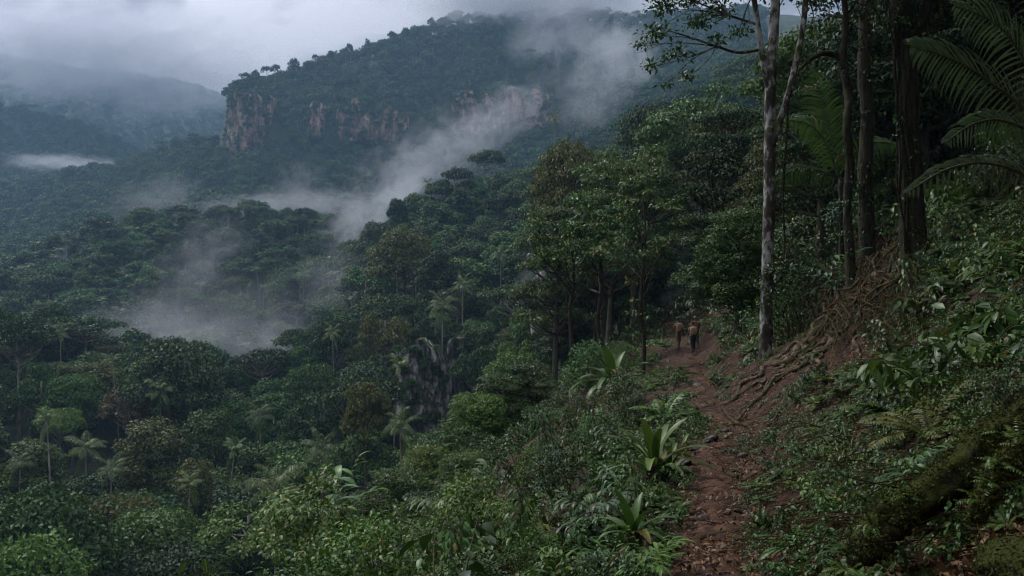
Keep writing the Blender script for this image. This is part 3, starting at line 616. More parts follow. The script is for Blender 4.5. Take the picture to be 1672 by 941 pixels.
# ------------------------------------------------------------------ cliffs
CLIFFS = []
def cliff(name, label, pxa, pxb, top, bot, d, mat, depth=14, disp=3.0, seed=0, step=1.5, fx=9., edge=.35):
    """a rock wall standing between two columns, ragged outline, closed behind"""
    xa, xb = (pxa - CX) / F * d, (pxb - CX) / F * d
    nx = max(12, int((xb - xa) / step)); za = (HY - bot) / F * d; zb = (HY - top) / F * d; nz = max(10, int((zb - za) / step))
    u, v = np.meshgrid(np.linspace(0, 1, nx), np.linspace(0, 1, nz), indexing='ij')
    X = xa + u * (xb - xa); Z0 = za - (zb - za) * edge * np.abs(fbm(u * 5, u * 0, seed + 3, 3)); Z1 = zb - (zb - za) * edge * np.clip(.35 + 1.1 * fbm(u * 7, u * 0 + 7, seed + 5, 5), 0, 1.2)
    Z = Z0 + (Z1 - Z0) * v
    side = (1 - np.clip(np.sin(u * PI) * 2.2, 0, 1)) * depth * .6
    Y = d + side + disp * (fbm(X / fx, Z / (fx * 4), seed, 5) * 2.2 + .9 * np.abs(fbm(X / fx * 2.3, Z / (fx * 7), seed + 9, 4))) + disp * .8 * fbm(X / fx * 3, Z / fx * 2, seed + 1, 4) + disp * .7 * np.abs(fbm(X / fx * 1.1, Z / fx * .12, seed + 4, 3)) + (v * v) * depth * .25 + disp * .55 * np.round(5 * fbm(X / fx * .9, Z / (fx * 2.2), seed + 14, 3)) / 2.5 + disp * .25 * np.round(4 * fbm(X / fx * 3.1, Z / (fx * .9), seed + 15, 3)) / 2
    V = np.stack([X, Y, Z], -1).reshape(-1, 3); B = V + np.array([0, depth, 0])
    mb = MB(); ii, jj = np.meshgrid(np.arange(nx - 1), np.arange(nz - 1), indexing='ij'); a = (ii * nz + jj).ravel(); n0 = nx * nz
    q = np.stack([a, a + nz, a + nz + 1, a + 1], -1); qb = q[:, ::-1] + n0
    ring = np.concatenate([np.arange(nx) * nz, (nx - 1) * nz + np.arange(1, nz), np.arange(nx - 2, -1, -1) * nz + nz - 1, np.arange(nz - 2, 0, -1)])
    r2 = np.roll(ring, -1); qs = np.stack([r2, ring, ring + n0, r2 + n0], -1)
    mb.add(np.concatenate([V, B]), np.concatenate([q, qb, qs]))
    o = link(name, mb.mesh(name, M[mat], False)); mark(o, label, 'cliff')
    CLIFFS.append((X, Y, Z, d))
    LANDMARKS.append(((pxa + pxb) / 2, (top + bot) / 2, label.split(' with')[0].split(' at ')[0].split(' under')[0]) if mat == 'greyrock' else (9999, 9999, ''))
    return o
cliff('rock_cliff', 'tall red rock cliff at the left end of the mountain', 357, 432, 146, 240, 772, 'redrock', 30, 5, 1, 1.6, 11, .28)
cliff('rock_cliff', 'narrow reddish rock streak right of the big red cliff', 500, 526, 166, 222, 778, 'redrock', 16, 4, 12, 1.5, 9, .3)
cliff('rock_cliff', 'broken reddish cliff band in the centre of the mountain face', 543, 662, 158, 226, 774, 'redrock', 20, 5, 23, 1.6, 10, .42)
cliff('rock_cliff', 'wide pale pink cliff half hidden by drifting mist', 735, 905, 138, 214, 758, 'redrock', 20, 5, 34, 1.8, 12, .34)
cliff('rock_cliff', 'grey streaked rock cliff in the climber-covered slope left of centre', 636, 752, 556, 706, 133, 'greyrock', 8, 1.5, 45, .28, 3.6, .3)
cliff('rock_cliff', 'grey rock face half hidden behind slender trees', 868, 972, 438, 540, 106, 'greyrock', 6, 1.1, 56, .25, 3.0, .3)

# the rest of the forest, and bushes on the ledges of the cliffs
n = len(far_pts)
cl = []
for X, Y, Z, d in CLIFFS:
    w_, h_ = np.ptp(X), np.ptp(Z); m_ = int(w_ * h_ / (8.5 if d > 300 else 1.3)); a_, b_ = X.shape
    for k in range(m_):
        u, v = RNG.random(), RNG.random(); e = max(abs(u - .5), abs(v - .5)) * 2
        if RNG.random() < e ** 4 * .95 + .06 + .25 * (v > .82):
            i_, j_ = int(u * (a_ - 1)), int(v * (b_ - 1)); cl.append((X[i_, j_] + RNG.normal() * .03 * w_, Y[i_, j_] - .2, Z[i_, j_] + RNG.normal() * .05 * h_ - (4 if d > 300 else 1.6), d))
cl = np.array(cl); ncl = len(cl)
kd = RNG.choice(6, n, p=[.19, .19, .24, .11, .14, .13]); kd = np.where(far_pts[:, 1] > 520, kd + 6, kd)
pal = (RNG.random(n) < .22) & (far_pts[:, 1] < 440); kd = np.where(pal, 12 + RNG.integers(0, 2, n), kd)
sz_ = np.concatenate([RNG.uniform(.5, 1.15, n) * np.where(far_pts[:, 1] > 1060, 1.25, 1), RNG.uniform(.22, .5, ncl) * np.where(cl[:, 3] > 300, 1, .42)])
kd = np.concatenate([kd, np.where(cl[:, 3] > 300, RNG.choice([6, 7, 8, 10], ncl), RNG.choice([0, 1, 2, 4], ncl))])
allp = np.concatenate([far_pts - np.array([0, 0, .5]), cl[:, :3]]); n = len(allp)
stuff_instances('forest', allp, kd, sz_, np.stack([RNG.normal(size=n) * .05, RNG.normal(size=n) * .05, RNG.random(n) * 2 * PI], -1), SRC)


# ================================================================== the near hillside
def gp(px, py, d0=1.5, d1=90):
    """where the line of sight through (px, py) meets the near ground"""
    d = np.exp(np.linspace(math.log(d0), math.log(d1), 420)); x = (px - CX) / F * d; z = (HY - py) / F * d
    h = hill_z(x, d); k = np.argmax(h > z)
    if h[k] <= z[k]: k = len(d) - 1
    if k > 0 and h[k] > z[k]:
        e0, e1 = z[k - 1] - h[k - 1], h[k] - z[k]; f = e0 / (e0 + e1 + 1e-9); dd = d[k - 1] + (d[k] - d[k - 1]) * f; xx = (px - CX) / F * dd
        return Vector((xx, dd, float(hill_z(np.array([xx]), np.array([dd]))[0])))
    return Vector((float(x[k]), float(d[k]), float(h[k])))
def gv(x, y): return Vector((x, y, float(hill_z(np.array([x]), np.array([y]))[0])))
def gnormal(x, y):
    e = .25; z = hill_z(np.array([x, x + e, x]), np.array([y, y, y + e])); return Vector((-(z[1] - z[0]) / e, -(z[2] - z[0]) / e, 1)).normalized()

def ribbon_leaves(mb, base, az, el, L, W, droop, n=7, fold=.3, wave=0.0, rng=RNG):
    """one long strap leaf"""
    pts = frond_pts(az, el, L, droop, n); P = np.array([tuple(p) for p in pts]) + np.asarray(base)
    T = nrm(np.gradient(P, axis=0)); s = np.array([-math.sin(az), math.cos(az), 0.]); up = nrm(np.cross(T, s)); up = np.where(up[:, 2:] < 0, -up, up)
    t = np.linspace(0, 1, n + 1); w = W * .5 * np.clip(np.sin(np.clip(t * .93 + .04, 0, 1) * PI) ** .6, .06, 1)[:, None]
    wv = (wave * np.sin(t * 9 + az * 3))[:, None] * W
    A = P + s * w + up * (w * fold + wv); B = P - s * w + up * (w * fold - wv)
    V = np.concatenate([P, A, B]); k = np.arange(n); m = n + 1
    q = np.concatenate([np.stack([k, k + 1, k + 1 + m, k + m], -1), np.stack([k + 2 * m, k + 1 + 2 * m, k + 1, k], -1)])
    mb.add(V, q)

def plant_broad(seed, H=1.1, stems=7, nl=26, L=.16, W=.5, fine=True):
    rng = np.random.default_rng(seed); ml = MB(); ms = MB()
    for k in range(stems):
        az = rng.random() * 2 * PI; pts = frond_pts(az, rng.uniform(.9, 1.5), H * rng.uniform(.7, 1.15), rng.uniform(.3, 1.1), 7)
        tube(ms, pts, np.linspace(.012, .004, len(pts)), 4, cap=False)
        P = np.array([tuple(p) for p in pts]); t = rng.uniform(.25, 1, nl); idx = t * (len(P) - 1)
        pos = np.stack([np.interp(idx, np.arange(len(P)), P[:, c]) for c in range(3)], -1)
        dv = rdir(rng, nl); dv[:, 2] = dv[:, 2] * .5 - .1; dv = nrm(dv); pos = pos + dv * rng.uniform(.01, .12, nl)[:, None]
        ln = L * rng.uniform(.6, 1.35, nl); nor = np.array([0, 0, 1.]) + rng.normal(size=(nl, 3)) * .35
        leaves(ml, pos, nor, dv - np.array([0, 0, .35]), ln, ln * W, .12, .22, fine)
    return ml, ms
def plant_bush(seed, H=1.4, R=.75, ncl=16, nl=75, L=.085):
    rng = np.random.default_rng(seed); ml = MB(); ms = MB()
    for k in range(ncl):
        az = rng.random() * 2 * PI; u = rng.random(); c = np.array([math.cos(az) * R * math.sqrt(rng.random()), math.sin(az) * R * math.sqrt(rng.random()), H * (.25 + .75 * u)]); c[:2] *= (1.15 - .6 * u)
        q = R * rng.uniform(.26, .42); d = rdir(rng, nl); d[:, 2] = np.abs(d[:, 2]) * 1.1 - .3; d = nrm(d)
        pos = c + d * q * rng.uniform(.5, 1.05, nl)[:, None]; ln = L * rng.uniform(.6, 1.4, nl)
        leaves(ml, pos, d * .5 + np.array([0, 0, .8]) + rng.normal(size=(nl, 3)) * .3, d + rng.normal(size=(nl, 3)) * .5 - np.array([0, 0, .3]), ln, ln * .5, .12, .2, True)
        tube(ms, smooth_path([(0, 0, -.1), tuple(c * .5 + rng.normal(size=3) * .05), tuple(c)], 3), np.linspace(.016, .004, 7), 4, cap=False)
    return ml, ms
def plant_fern(seed, nf=11, L=.95, LL=.2, W=.05, nl=22):
    rng = np.random.default_rng(seed); ml = MB(); ms = MB()
    for k in range(nf): add_frond(ml, ms, (0, 0, 0), k * 2.4 + rng.normal() * .2, rng.uniform(.6, 1.25), L * rng.uniform(.7, 1.1), rng.uniform(.9, 1.5), nl, LL, W, rng, .007, .15, .12)
    return ml, ms
def plant_nest(seed, nf=18, L=1.1, W=.17):
    rng = np.random.default_rng(seed); ml = MB(); ms = MB()
    tube(ms, [(0, 0, -.4), (0, 0, -.1), (0, 0, .08)], [.10, .13, .08], 7)
    for k in range(nf):
        u = k / nf; ribbon_leaves(ml, (0, 0, 0), k * 2.39996 + rng.normal() * .15, 1.4 - 1.0 * u + rng.normal() * .08, L * rng.uniform(.75, 1.1), W * rng.uniform(.8, 1.1), .5 + 1.0 * u + rng.random() * .3, 9, .35, .05, rng)
    return ml, ms
def plant_cane(seed, n=8, H=1.2, L=.34, W=.085):
    rng = np.random.default_rng(seed); ml = MB(); ms = MB()
    for k in range(n):
        az = rng.random() * 2 * PI; pts = frond_pts(az, rng.uniform(1.0, 1.45), H * rng.uniform(.6, 1.1), rng.uniform(.5, 1.2), 8); base = rng.normal(size=3) * np.array([.12, .12, 0])
        P = np.array([tuple(p) for p in pts]) + base; tube(ms, P, np.linspace(.010, .004, len(P)), 4, cap=False)
        for j, t in enumerate(np.linspace(.25, 1, 11)):
            b = np.array([np.interp(t * 8, np.arange(9), P[:, c]) for c in range(3)]); s = 1 if j % 2 else -1
            ribbon_leaves(ml, b, az + s * rng.uniform(.6, 1.2) * (1 - .6 * t), rng.uniform(.0, .5), L * rng.uniform(.7, 1.1), W * rng.uniform(.8, 1.2), rng.uniform(.5, 1.1), 4, .25, 0, rng)
    return ml, ms
def plant_tangle(seed, n=26, L=1.0, nl=7, lf=.10):
    rng = np.random.default_rng(seed); ml = MB(); ms = MB()
    for k in range(n):
        az = rng.random() * 2 * PI; b = rng.normal(size=3) * np.array([.4, .4, .02]); pts = frond_pts(az, rng.uniform(.3, 1.3), L * rng.uniform(.5, 1.3), rng.uniform(.8, 2.4), 9)
        P = np.array([tuple(p) for p in pts]) + b + rng.normal(size=(10, 3)) * .02; tube(ms, P, np.linspace(.006, .002, len(P)), 3, cap=False)
        idx = rng.uniform(2, 9, nl); pos = np.stack([np.interp(idx, np.arange(10), P[:, c]) for c in range(3)], -1)
        ln = lf * rng.uniform(.6, 1.4, nl); leaves(ml, pos, np.array([0, 0, 1.]) + rng.normal(size=(nl, 3)) * .4, rdir(rng, nl) * np.array([1, 1, .4]) - np.array([0, 0, .3]), ln, ln * .5, .1, .2, True)
    return ml, ms
def plant_carpet(seed, R=.7, n=170, L=.10, W=.62):
    rng = np.random.default_rng(seed); ml = MB(); ms = MB()
    r = R * np.sqrt(rng.random(n)); a = rng.random(n) * 2 * PI; h = rng.uniform(.03, .26, n) * (1.1 - r / R * .7)
    pos = np.stack([np.cos(a) * r, np.sin(a) * r, h], -1); dv = rdir(rng, n); dv[:, 2] = -.25; ln = L * rng.uniform(.5, 1.5, n)
    leaves(ml, pos, np.array([0, 0, 1.]) + rng.normal(size=(n, 3)) * .35, dv, ln, ln * W, .12, .2, True)
    for k in range(12): tube(ms, smooth_path([tuple(pos[k] * np.array([1, 1, 0]) + np.array([0, 0, -.1])), tuple(pos[k] + rng.normal(size=3) * .04), tuple(pos[(k * 7 + 3) % n])], 3), [.004] * 7, 3, cap=False)
    return ml, ms
def plant_grass(seed, n=60, L=.7, W=.014):
    rng = np.random.default_rng(seed); ml = MB(); ms = MB()
    for k in range(n): ribbon_leaves(ml, rng.normal(size=3) * np.array([.13, .13, 0]), rng.random() * 2 * PI, rng.uniform(.6, 1.45), L * rng.uniform(.4, 1.2), W * rng.uniform(.7, 1.6), rng.uniform(.6, 2.2), 6, .2, 0, rng)
    tube(ms, [(0, 0, -.1), (0, 0, .04)], [.03, .015], 5)
    return ml, ms
def plant_sapling(seed, H=1.5, nl=46, L=.28, W=.40):
    rng = np.random.default_rng(seed); ml = MB(); ms = MB()
    tp = smooth_path([(0, 0, -.2), (.03, 0, H * .5), (-.02, .04, H)], 4); tube(ms, tp, np.linspace(.022, .008, len(tp)), 6)
    for k in range(nl):
        t = .35 + .65 * (k / nl) ** .8; az = k * 2.4 + rng.normal() * .3; b = np.array([0.02, .01, H * t]); r = rng.uniform(.12, .42) * (1.2 - .6 * t)
        e = b + np.array([math.cos(az) * r, math.sin(az) * r, rng.uniform(.02, .12)]); tube(ms, [tuple(b), tuple(b * .5 + e * .5 + np.array([0, 0, .03])), tuple(e)], [.005, .004, .003], 3, cap=False)
        ln = L * rng.uniform(.6, 1.25); leaves(ml, e[None], np.array([[math.cos(az) * .6, math.sin(az) * .6, .8]]) + rng.normal(size=(1, 3)) * .25, np.array([[math.cos(az), math.sin(az), -rng.uniform(.5, 1.5)]]), ln, ln * W, .1, .25, True)
    return ml, ms
GREENSTEM = noise_mat('green_stem', [(.3, (.03, .04, .015)), (.7, (.08, .09, .03))], 9, bump=0)
def reg(key, pair, lm, sm=None):
    ml, ms = pair; LIB[key] = (ml.mesh('foliage', M[lm]), ms.mesh('stem', sm or GREENSTEM, True))
for i in range(3):
    reg(f'broad{i}', plant_broad(600 + i, (1.1, .9, 1.4)[i], (7, 6, 9)[i], 26, (.15, .19, .13)[i], (.5, .42, .6)[i]), 'near')
    reg(f'bush{i}', plant_bush(610 + i, (1.4, 1.1, 1.8)[i], (.75, .8, .9)[i], 18, 80, (.085, .07, .10)[i]), ('near', 'nearb', 'near')[i])
    reg(f'carpet{i}', plant_carpet(630 + i, .7, 190, (.09, .13, .07)[i], (.62, .5, .75)[i]), 'near')
for i in range(2):
    reg(f'fern{i}', plant_fern(620 + i, (11, 9)[i], (.95, .7)[i], (.20, .15)[i]), 'fern')
    reg(f'nest{i}', plant_nest(640 + i, (20, 14)[i], (1.1, .75)[i], (.17, .13)[i]), 'fern', M['darkbark'])
    reg(f'cane{i}', plant_cane(650 + i, (9, 7)[i], (1.2, .9)[i]), ('near', 'nearb')[i])
    reg(f'tangle{i}', plant_tangle(660 + i, 28, (1.0, 1.4)[i]), 'near', M['root'])
    reg(f'sapling{i}', plant_sapling(670 + i, (1.5, 1.9)[i], (90, 80)[i], (.17, .2)[i]), 'near', M['bark'])
reg('grass0', plant_grass(680), 'fern')

def put_plant(key, name, label, x, y, sc=1.0, group=None, mat=None, cat='plant', lift=0., tilt=.5, rz=None, z=None):
    mc, ms = LIB[key]; nn = gnormal(x, y); nn = Vector((nn.x * tilt, nn.y * tilt, nn.z)).normalized()
    q = Vector((0, 0, 1)).rotation_difference(nn)
    t = thing(name, label, cat, (x, y, gz(x, y) + lift if z is None else z), 0, group, sc)
    t.rotation_euler = (q.to_matrix() @ Euler((0, 0, RNG.random() * 6.28 if rz is None else rz)).to_matrix()).to_euler()
    f = link('foliage', mc, t); link('stem', ms, t)
    if mat: set_mat(f, M[mat])
    return t

# ---- plants one can point at
def plant_px(key, name, label, px, py, sc, mat=None, words=None, lift=0., d=None, cat='plant'):
    p = gp(px, py) if d is None else at(px, py, d)
    t = put_plant(key, name, label, p.x, p.y, sc, None, mat, cat, lift, .35, z=None if d is None else p.z)
    PLM.append((px, py, words or label.split(' with')[0].split(' in ')[0])); return t
PLM = [(1150, 640, 'trail middle'), (1180, 850, 'near trail end')]
plant_px('nest0', 'nest_fern', 'large bird nest fern with pale upright strap leaves left of the trail', 1004, 668, 1.5, 'nearb', 'large nest fern', .75)
plant_px('nest0', 'nest_fern', 'dark bird nest fern perched at the slope edge by two slim trees', 926, 610, 1.6, 'fern', 'dark nest fern', 1.3)
plant_px('nest1', 'nest_fern', 'low strap-leaved fern at the left edge of the trail bend', 1070, 790, 1.3, 'nearb', 'strap-leaved fern', .2)
plant_px('nest1', 'nest_fern', 'broad-leaved rosette plant at the bottom edge left of the trail', 1035, 905, .8, 'nearb', 'broad-leaved rosette', .2)
plant_px('sapling0', 'sapling', 'sapling with large drooping dark leaves on the left slope', 905, 800, 1.05, 'near', 'drooping sapling')
plant_px('sapling1', 'sapling', 'leafy sapling with pale broad leaves beside the broad-leaved rosette', 1050, 880, .55, 'near')
plant_px('fern0', 'fern', 'yellow-green leafy fern clump crowding the left trail edge', 1085, 690, 1.25, 'nearb', 'yellow-green fern')
plant_px('cane1', 'leafy_cane', 'arching cane plant behind the yellow-green fern clump', 1060, 640, 1.2, 'nearb')
plant_px('bush1', 'bush', 'bright yellow-green bush on the slope edge under the slim trees', 815, 700, 1.5, 'bright', 'bright yellowish bush', cat='shrub')
plant_px('bush2', 'bush', 'pale-tipped dark bush at the slope edge beneath the grey cliff', 735, 800, 1.3, 'near', 'pale-tipped dark bush', cat='shrub')
plant_px('bush0', 'bush', 'yellowish bush at the bottom left end of the near slope', 520, 935, 1.6, 'nearb', 'yellowish bottom bush', d=20, cat='shrub')
plant_px('cane0', 'leafy_cane', 'pale-leaved cane plant on the near slope edge above the bottom bush', 560, 880, 1.9, 'nearb', 'pale-leaved cane plant', d=21)
plant_px('sapling0', 'creeper_plant', 'glossy drooping leaf plant on the bank right of the mossy trunk', 1500, 520, .75, 'near', 'glossy drooping plant')
plant_px('broad1', 'creeper_plant', 'broad leaf plant with purple-grey leaves at the right edge', 1640, 575, .8, 'near', 'purple-grey leaf plant')
plant_px('fern0', 'fern', 'arching yellowish fern with long fronds on the right bank', 1520, 720, .8, 'olive', 'arching yellowish fern')
plant_px('fern1', 'fern', 'small feathery fern at the bottom beside the fallen log', 1300, 905, .62, 'fern', 'small feathery fern')
plant_px('fern1', 'fern', 'feathery fern closest to the foot of the mossy log', 1400, 915, .5, 'fern', 'log-foot fern')
plant_px('grass0', 'grass_tuft', 'thin curved grass tuft hanging over the right trail edge', 1245, 870, .55, 'fern', 'trail-edge grass tuft')
plant_px('grass0', 'grass_tuft', 'tangled grass tuft in the middle of the right bank', 1395, 760, .8, 'olive')

for k, (px, d, key, sc) in enumerate([(1310, 23, 'bush2', 1.1), (1378, 26, 'cane0', 1.4), (1330, 26, 'sapling1', 1.3), (1290, 24, 'bush1', 1.2), (1425, 29, 'bush0', 1.5), (1350, 29, 'bush2', 1.5)]):
    p = at(px, 500, d); put_plant(key, 'leafy_shrub', ['bush right behind the lichen trunk base', 'cane plant at the foot of the crooked tree', 'tall sapling behind the bank roots', 'fresh bush left of the liana', 'round bush at the foot of the straight tree', 'wide bush under the small palm with upright frond'][k], p.x, p.y, sc, None, None, 'shrub')
# ---- everything else that grows on the hillside: the nearest ones as single plants, the rest as one object
def inpoly(x, y, poly):
    c = np.zeros(np.shape(x), bool); j = len(poly) - 1
    for i in range(len(poly)):
        (xi, yi), (xj, yj) = poly[i], poly[j]; c ^= ((yi > y) != (yj > y)) & (x < (xj - xi) * (y - yi) / ((yj - yi) or 1e-9) + xi); j = i
    return c
def fill(y0, y1, sp, s0, s1):
    gy, gs = np.meshgrid(np.arange(y0, y1, sp), np.arange(s0, s1, sp))
    y = (gy + RNG.uniform(-.5, .5, gy.shape) * sp).ravel(); s = (gs + RNG.uniform(-.5, .5, gy.shape) * sp).ravel()
    x = trail_x(y) + s; z = hill_z(x, y); px = CX + F * x / np.maximum(y, .3); pyy = HY - F * z / np.maximum(y, .3)
    ok = (np.abs(s) > .46) & (y > y0) & (px > 250) & (px < 1850) & (pyy < 1400)
    nz = fbm(x * .55, y * .55, 77, 3)
    bare = (s > .5) & (s < 1.0) & (nz < -.08) & (y < 30) & (y > 7)      # the cut bank beside the trail
    bare |= (s > .5) & (s < 1.9) & (nz < -.3) & (y < 24) & (y > 9)
    bare |= inpoly(px, pyy, [(1165, 680), (1200, 610), (1325, 530), (1335, 455), (1430, 370), (1515, 400), (1500, 500), (1420, 590), (1310, 620), (1235, 690)]) & (RNG.random(px.shape) < .93)
    bare |= (np.abs(s) < 1.5) & (y > 33) & (y < 46)
    thin = (s > .5) & (y > 4) & (y < 12) & (s < 3.5) & (nz < -.34)
    corner = (y < 4.7) & (px > 1470) & (pyy > 760)
    ok &= ~bare & ~thin & ~corner & (np.hypot(x, y) > 2.6)
    return np.stack([x, y, z, s], -1)[ok]
Q = np.concatenate([fill(2.6, 6, .30, -9, 7), fill(6, 12, .40, -16, 12), fill(12, 24, .62, -22, 18), fill(24, 46, .95, -22, 30), fill(46, 110, 1.7, -20, 60)])
KEYS = ['broad0', 'broad1', 'broad2', 'bush0', 'bush1', 'bush2', 'carpet0', 'carpet1', 'carpet2', 'fern0', 'fern1', 'cane0', 'cane1', 'tangle0', 'tangle1', 'sapling0', 'grass0', 'nest1']
MINI = np.concatenate([fill(4.5, 12, .20, .45, 6), fill(12, 26, .26, .45, 8), fill(6, 24, .27, -2.2, -.45), fill(26, 46, .5, -2.5, 5)]); n_big = len(Q); Q = np.concatenate([Q, MINI])
WL = np.array([7, 6, 5, 9, 10, 7, 9, 9, 8, 9, 9, 9, 9, 5, 3, 4, 4., 7]); WR = np.array([7, 7, 5, 2, 1, 1, 12, 12, 10, 8, 9, 3, 2, 10, 9, 1, 5., 2])
ks = np.where(Q[:, 3] < 0, RNG.choice(len(KEYS), len(Q), p=WL / WL.sum()), RNG.choice(len(KEYS), len(Q), p=WR / WR.sum()))
dq = Q[:, 1]; base_s = np.interp(dq, [2.6, 6, 12, 24, 46, 110], [.34, .46, .70, 1.05, 1.5, 2.3]) * np.where(Q[:, 3] < 0, 1.15, 1)
base_s = base_s * np.where(np.abs(Q[:, 3]) < 1.4, .62, 1) * RNG.uniform(.5, 1.0, len(Q)) * (1 + .9 * (RNG.random(len(Q)) < .12)) * (1 + .5 * fbm(Q[:, 0] * .35, Q[:, 1] * .35, 12, 2))
_px2 = CX + F * Q[:, 0] / Q[:, 1]; _py2 = HY - F * Q[:, 2] / Q[:, 1]
low = inpoly(_px2, _py2, [(1150, 720), (1190, 600), (1330, 500), (1350, 440), (1440, 370), (1560, 420), (1560, 640), (1420, 700), (1310, 760), (1235, 790)]) | ((np.abs(Q[:, 3]) < 3.2) & (Q[:, 1] > 24) & (Q[:, 1] < 46))
base_s = np.where(low, base_s * .7, base_s) * np.where((Q[:, 3] < -.6) & (Q[:, 1] > 14), np.interp(Q[:, 1], [14, 22, 60], [1, .62, .6]), 1)
cap_ = (_px2 > 790) & (_px2 < 1080) & (Q[:, 1] > 9) & (Q[:, 1] < 36) & (Q[:, 3] < 0)
base_s = np.where(cap_, np.minimum(base_s, .72), base_s)
cap2 = (_px2 > 1170) & (_px2 < 1440) & (_py2 > 600) & (Q[:, 1] < 16) & (Q[:, 3] > 0); base_s = np.where(cap2, np.minimum(base_s, .40), base_s)
# keep the sight of the trail free
tall = np.isin(ks, [3, 4, 5, 15]) & ((np.abs(Q[:, 3]) < 1.8) | low); ks = np.where(tall, RNG.choice([0, 6, 7, 8, 10], len(Q)), ks)
mini = np.arange(len(Q)) >= n_big
ks = np.where(mini, RNG.choice([0, 6, 7, 8, 9, 10, 13, 16], len(Q), p=[.1, .18, .12, .2, .1, .12, .1, .08]), ks); base_s = np.where(mini, RNG.uniform(.13, .42, len(Q)) * np.interp(Q[:, 1], [4, 24, 46], [.8, 1.3, 1.7]), base_s)
ord_ = np.argsort(Q[:, 1] / base_s); Q, ks, base_s = Q[ord_], ks[ord_], base_s[ord_]
KN = {'broad': ('leafy_shrub', 'broad-leaved shrub'), 'bush': ('bush', 'small-leaved bush'), 'carpet': ('ground_creeper', 'low creeper patch'), 'fern': ('fern', 'green fern'), 'cane': ('leafy_cane', 'arching cane plant'), 'tangle': ('twig_tangle', 'twiggy tangle'), 'sapling': ('sapling', 'big-leaved sapling'), 'grass': ('grass_tuft', 'grass tuft'), 'nest': ('nest_fern', 'strap-leaved rosette')}
def auto_plant(head, px, py, s):
    side = 'on the left slope' if s < 0 else 'on the right bank'
    best = min(PLM, key=lambda l: (l[0] - px) ** 2 + (l[1] - py) ** 2); dx, dy = px - best[0], py - best[1]
    dirn = ('right of' if dx > 0 else 'left of') if abs(dx) > abs(dy) * 1.4 else ('above' if dy < 0 else 'below') if abs(dy) > abs(dx) * 1.4 else ('upper right of' if dy < 0 and dx > 0 else 'upper left of' if dy < 0 else 'lower right of' if dx > 0 else 'lower left of')
    dist = math.hypot(dx, dy); near = 'just ' if dist < 60 else '' if dist < 140 else 'far '
    base = f'{head} {side} {near}{dirn} the {best[2]}'; k = _seen_lab.get(base, 0); _seen_lab[base] = k + 1
    if k: base = f"{['second', 'third', 'fourth', 'fifth', 'sixth', 'seventh', 'eighth', 'ninth'][min(k - 1, 7)]} {base}"
    return base
inview = lambda q: -20 < CX + F * q[0] / q[1] < 1690 and HY - F * (q[2] + .3) / q[1] < 960
n_ind = 0; used_k = set(); rest = []
for q, k, s_ in zip(Q, ks, base_s):
    key = KEYS[k]
    if (n_ind < 170 and inview(q)) or key not in used_k:
        nm, hd = KN[key[:-1]]; px, py = CX + F * q[0] / q[1], HY - F * (q[2] + .3) / q[1]
        put_plant(key, nm, auto_plant(hd, px, py, q[3]), q[0], q[1], float(s_), 'plants growing along the trail', None if RNG.random() < .6 else ('nearb', 'fern', 'nearb', 'bright')[int(RNG.integers(4))])
        used_k.add(key); n_ind += 1
    else: rest.append((q, k, s_))
RQ = np.array([r[0] for r in rest]); rk = np.array([r[1] for r in rest]); rs = np.array([r[2] for r in rest])
rot = []
for q in RQ:
    nn = gnormal(q[0], q[1]); nn = Vector((nn.x * .55, nn.y * .55, nn.z)).normalized(); qq = Vector((0, 0, 1)).rotation_difference(nn)
    rot.append(tuple((qq.to_matrix() @ Euler((0, 0, RNG.random() * 6.28)).to_matrix()).to_euler()))
print('undergrowth', len(RQ), 'individual', n_ind)
stuff_instances('undergrowth', RQ[:, :3], rk, rs, np.array(rot), [children_of(LIB[k]) for k in KEYS])

# ---- hillside forest behind and above the trail
P2 = []
for y0, y1, sp in ((32, 50, 4.0), (50, 90, 4.6), (90, 146, 5.4)):
    gy, gs = np.meshgrid(np.arange(y0, y1, sp), np.arange(-24, 70, sp)); y = (gy + RNG.uniform(-.45, .45, gy.shape) * sp).ravel(); s = (gs + RNG.uniform(-.45, .45, gy.shape) * sp).ravel()
    x = trail_x(y) + s; px = CX + F * x / y
    ok = (px < 1760) & (((s > 3.2) & (px > 1130)) | ((s > 3) & (y > 55)) | ((s < -3) & (s > -20) & (y > 62) & (px > 905)))
    z = hill_z(x, y); ok &= (HY - F * z / y > -60)
    P2.append(np.stack([x, y, z, s, px], -1)[ok])
P2 = np.concatenate(P2)
if USED:
    U = np.array([u for u in USED if u[1] < 150]); dd = np.hypot(P2[:, None, 0] - U[None, :, 0], P2[:, None, 1] - U[None, :, 1]); P2 = P2[(dd > 3.0).all(1)]
P2 = P2[np.argsort(P2[:, 1])]
HL = [(1145, 200, 'massive dark hillside tree'), (1255, 300, 'lichen trunk'), (1490, 250, 'big mossy trunk'), (1050, 380, 'slim trailside tree'), (1035, 280, 'light green layered tree'), (930, 260, 'brown-crowned hillside tree'), (1415, 120, 'dark straight trunk')]
LANDMARKS[:] = HL
for x, y, z, s, px in P2[:230]:
    k = int(RNG.integers(4)); mt_, word = [('near', 'green'), ('dark', 'dark green'), ('mid', 'mid green'), ('near', 'green'), ('olive', 'olive'), ('dark', 'dark green')][int(RNG.integers(6))]
    sc = RNG.uniform(.5, .95) * (.62 if (s < 7 and y < 60) else 1)
    put_tree(f'hill{k}', 'hillside_tree', auto_label(f"{word} {['domed', 'tall', 'open', 'bushy'][k]} hillside tree", px, HY - F * (z + 9 * sc) / y), 'tree', x, y, sc, None, 'trees on the hillside above the trail', mt_, z - .4)

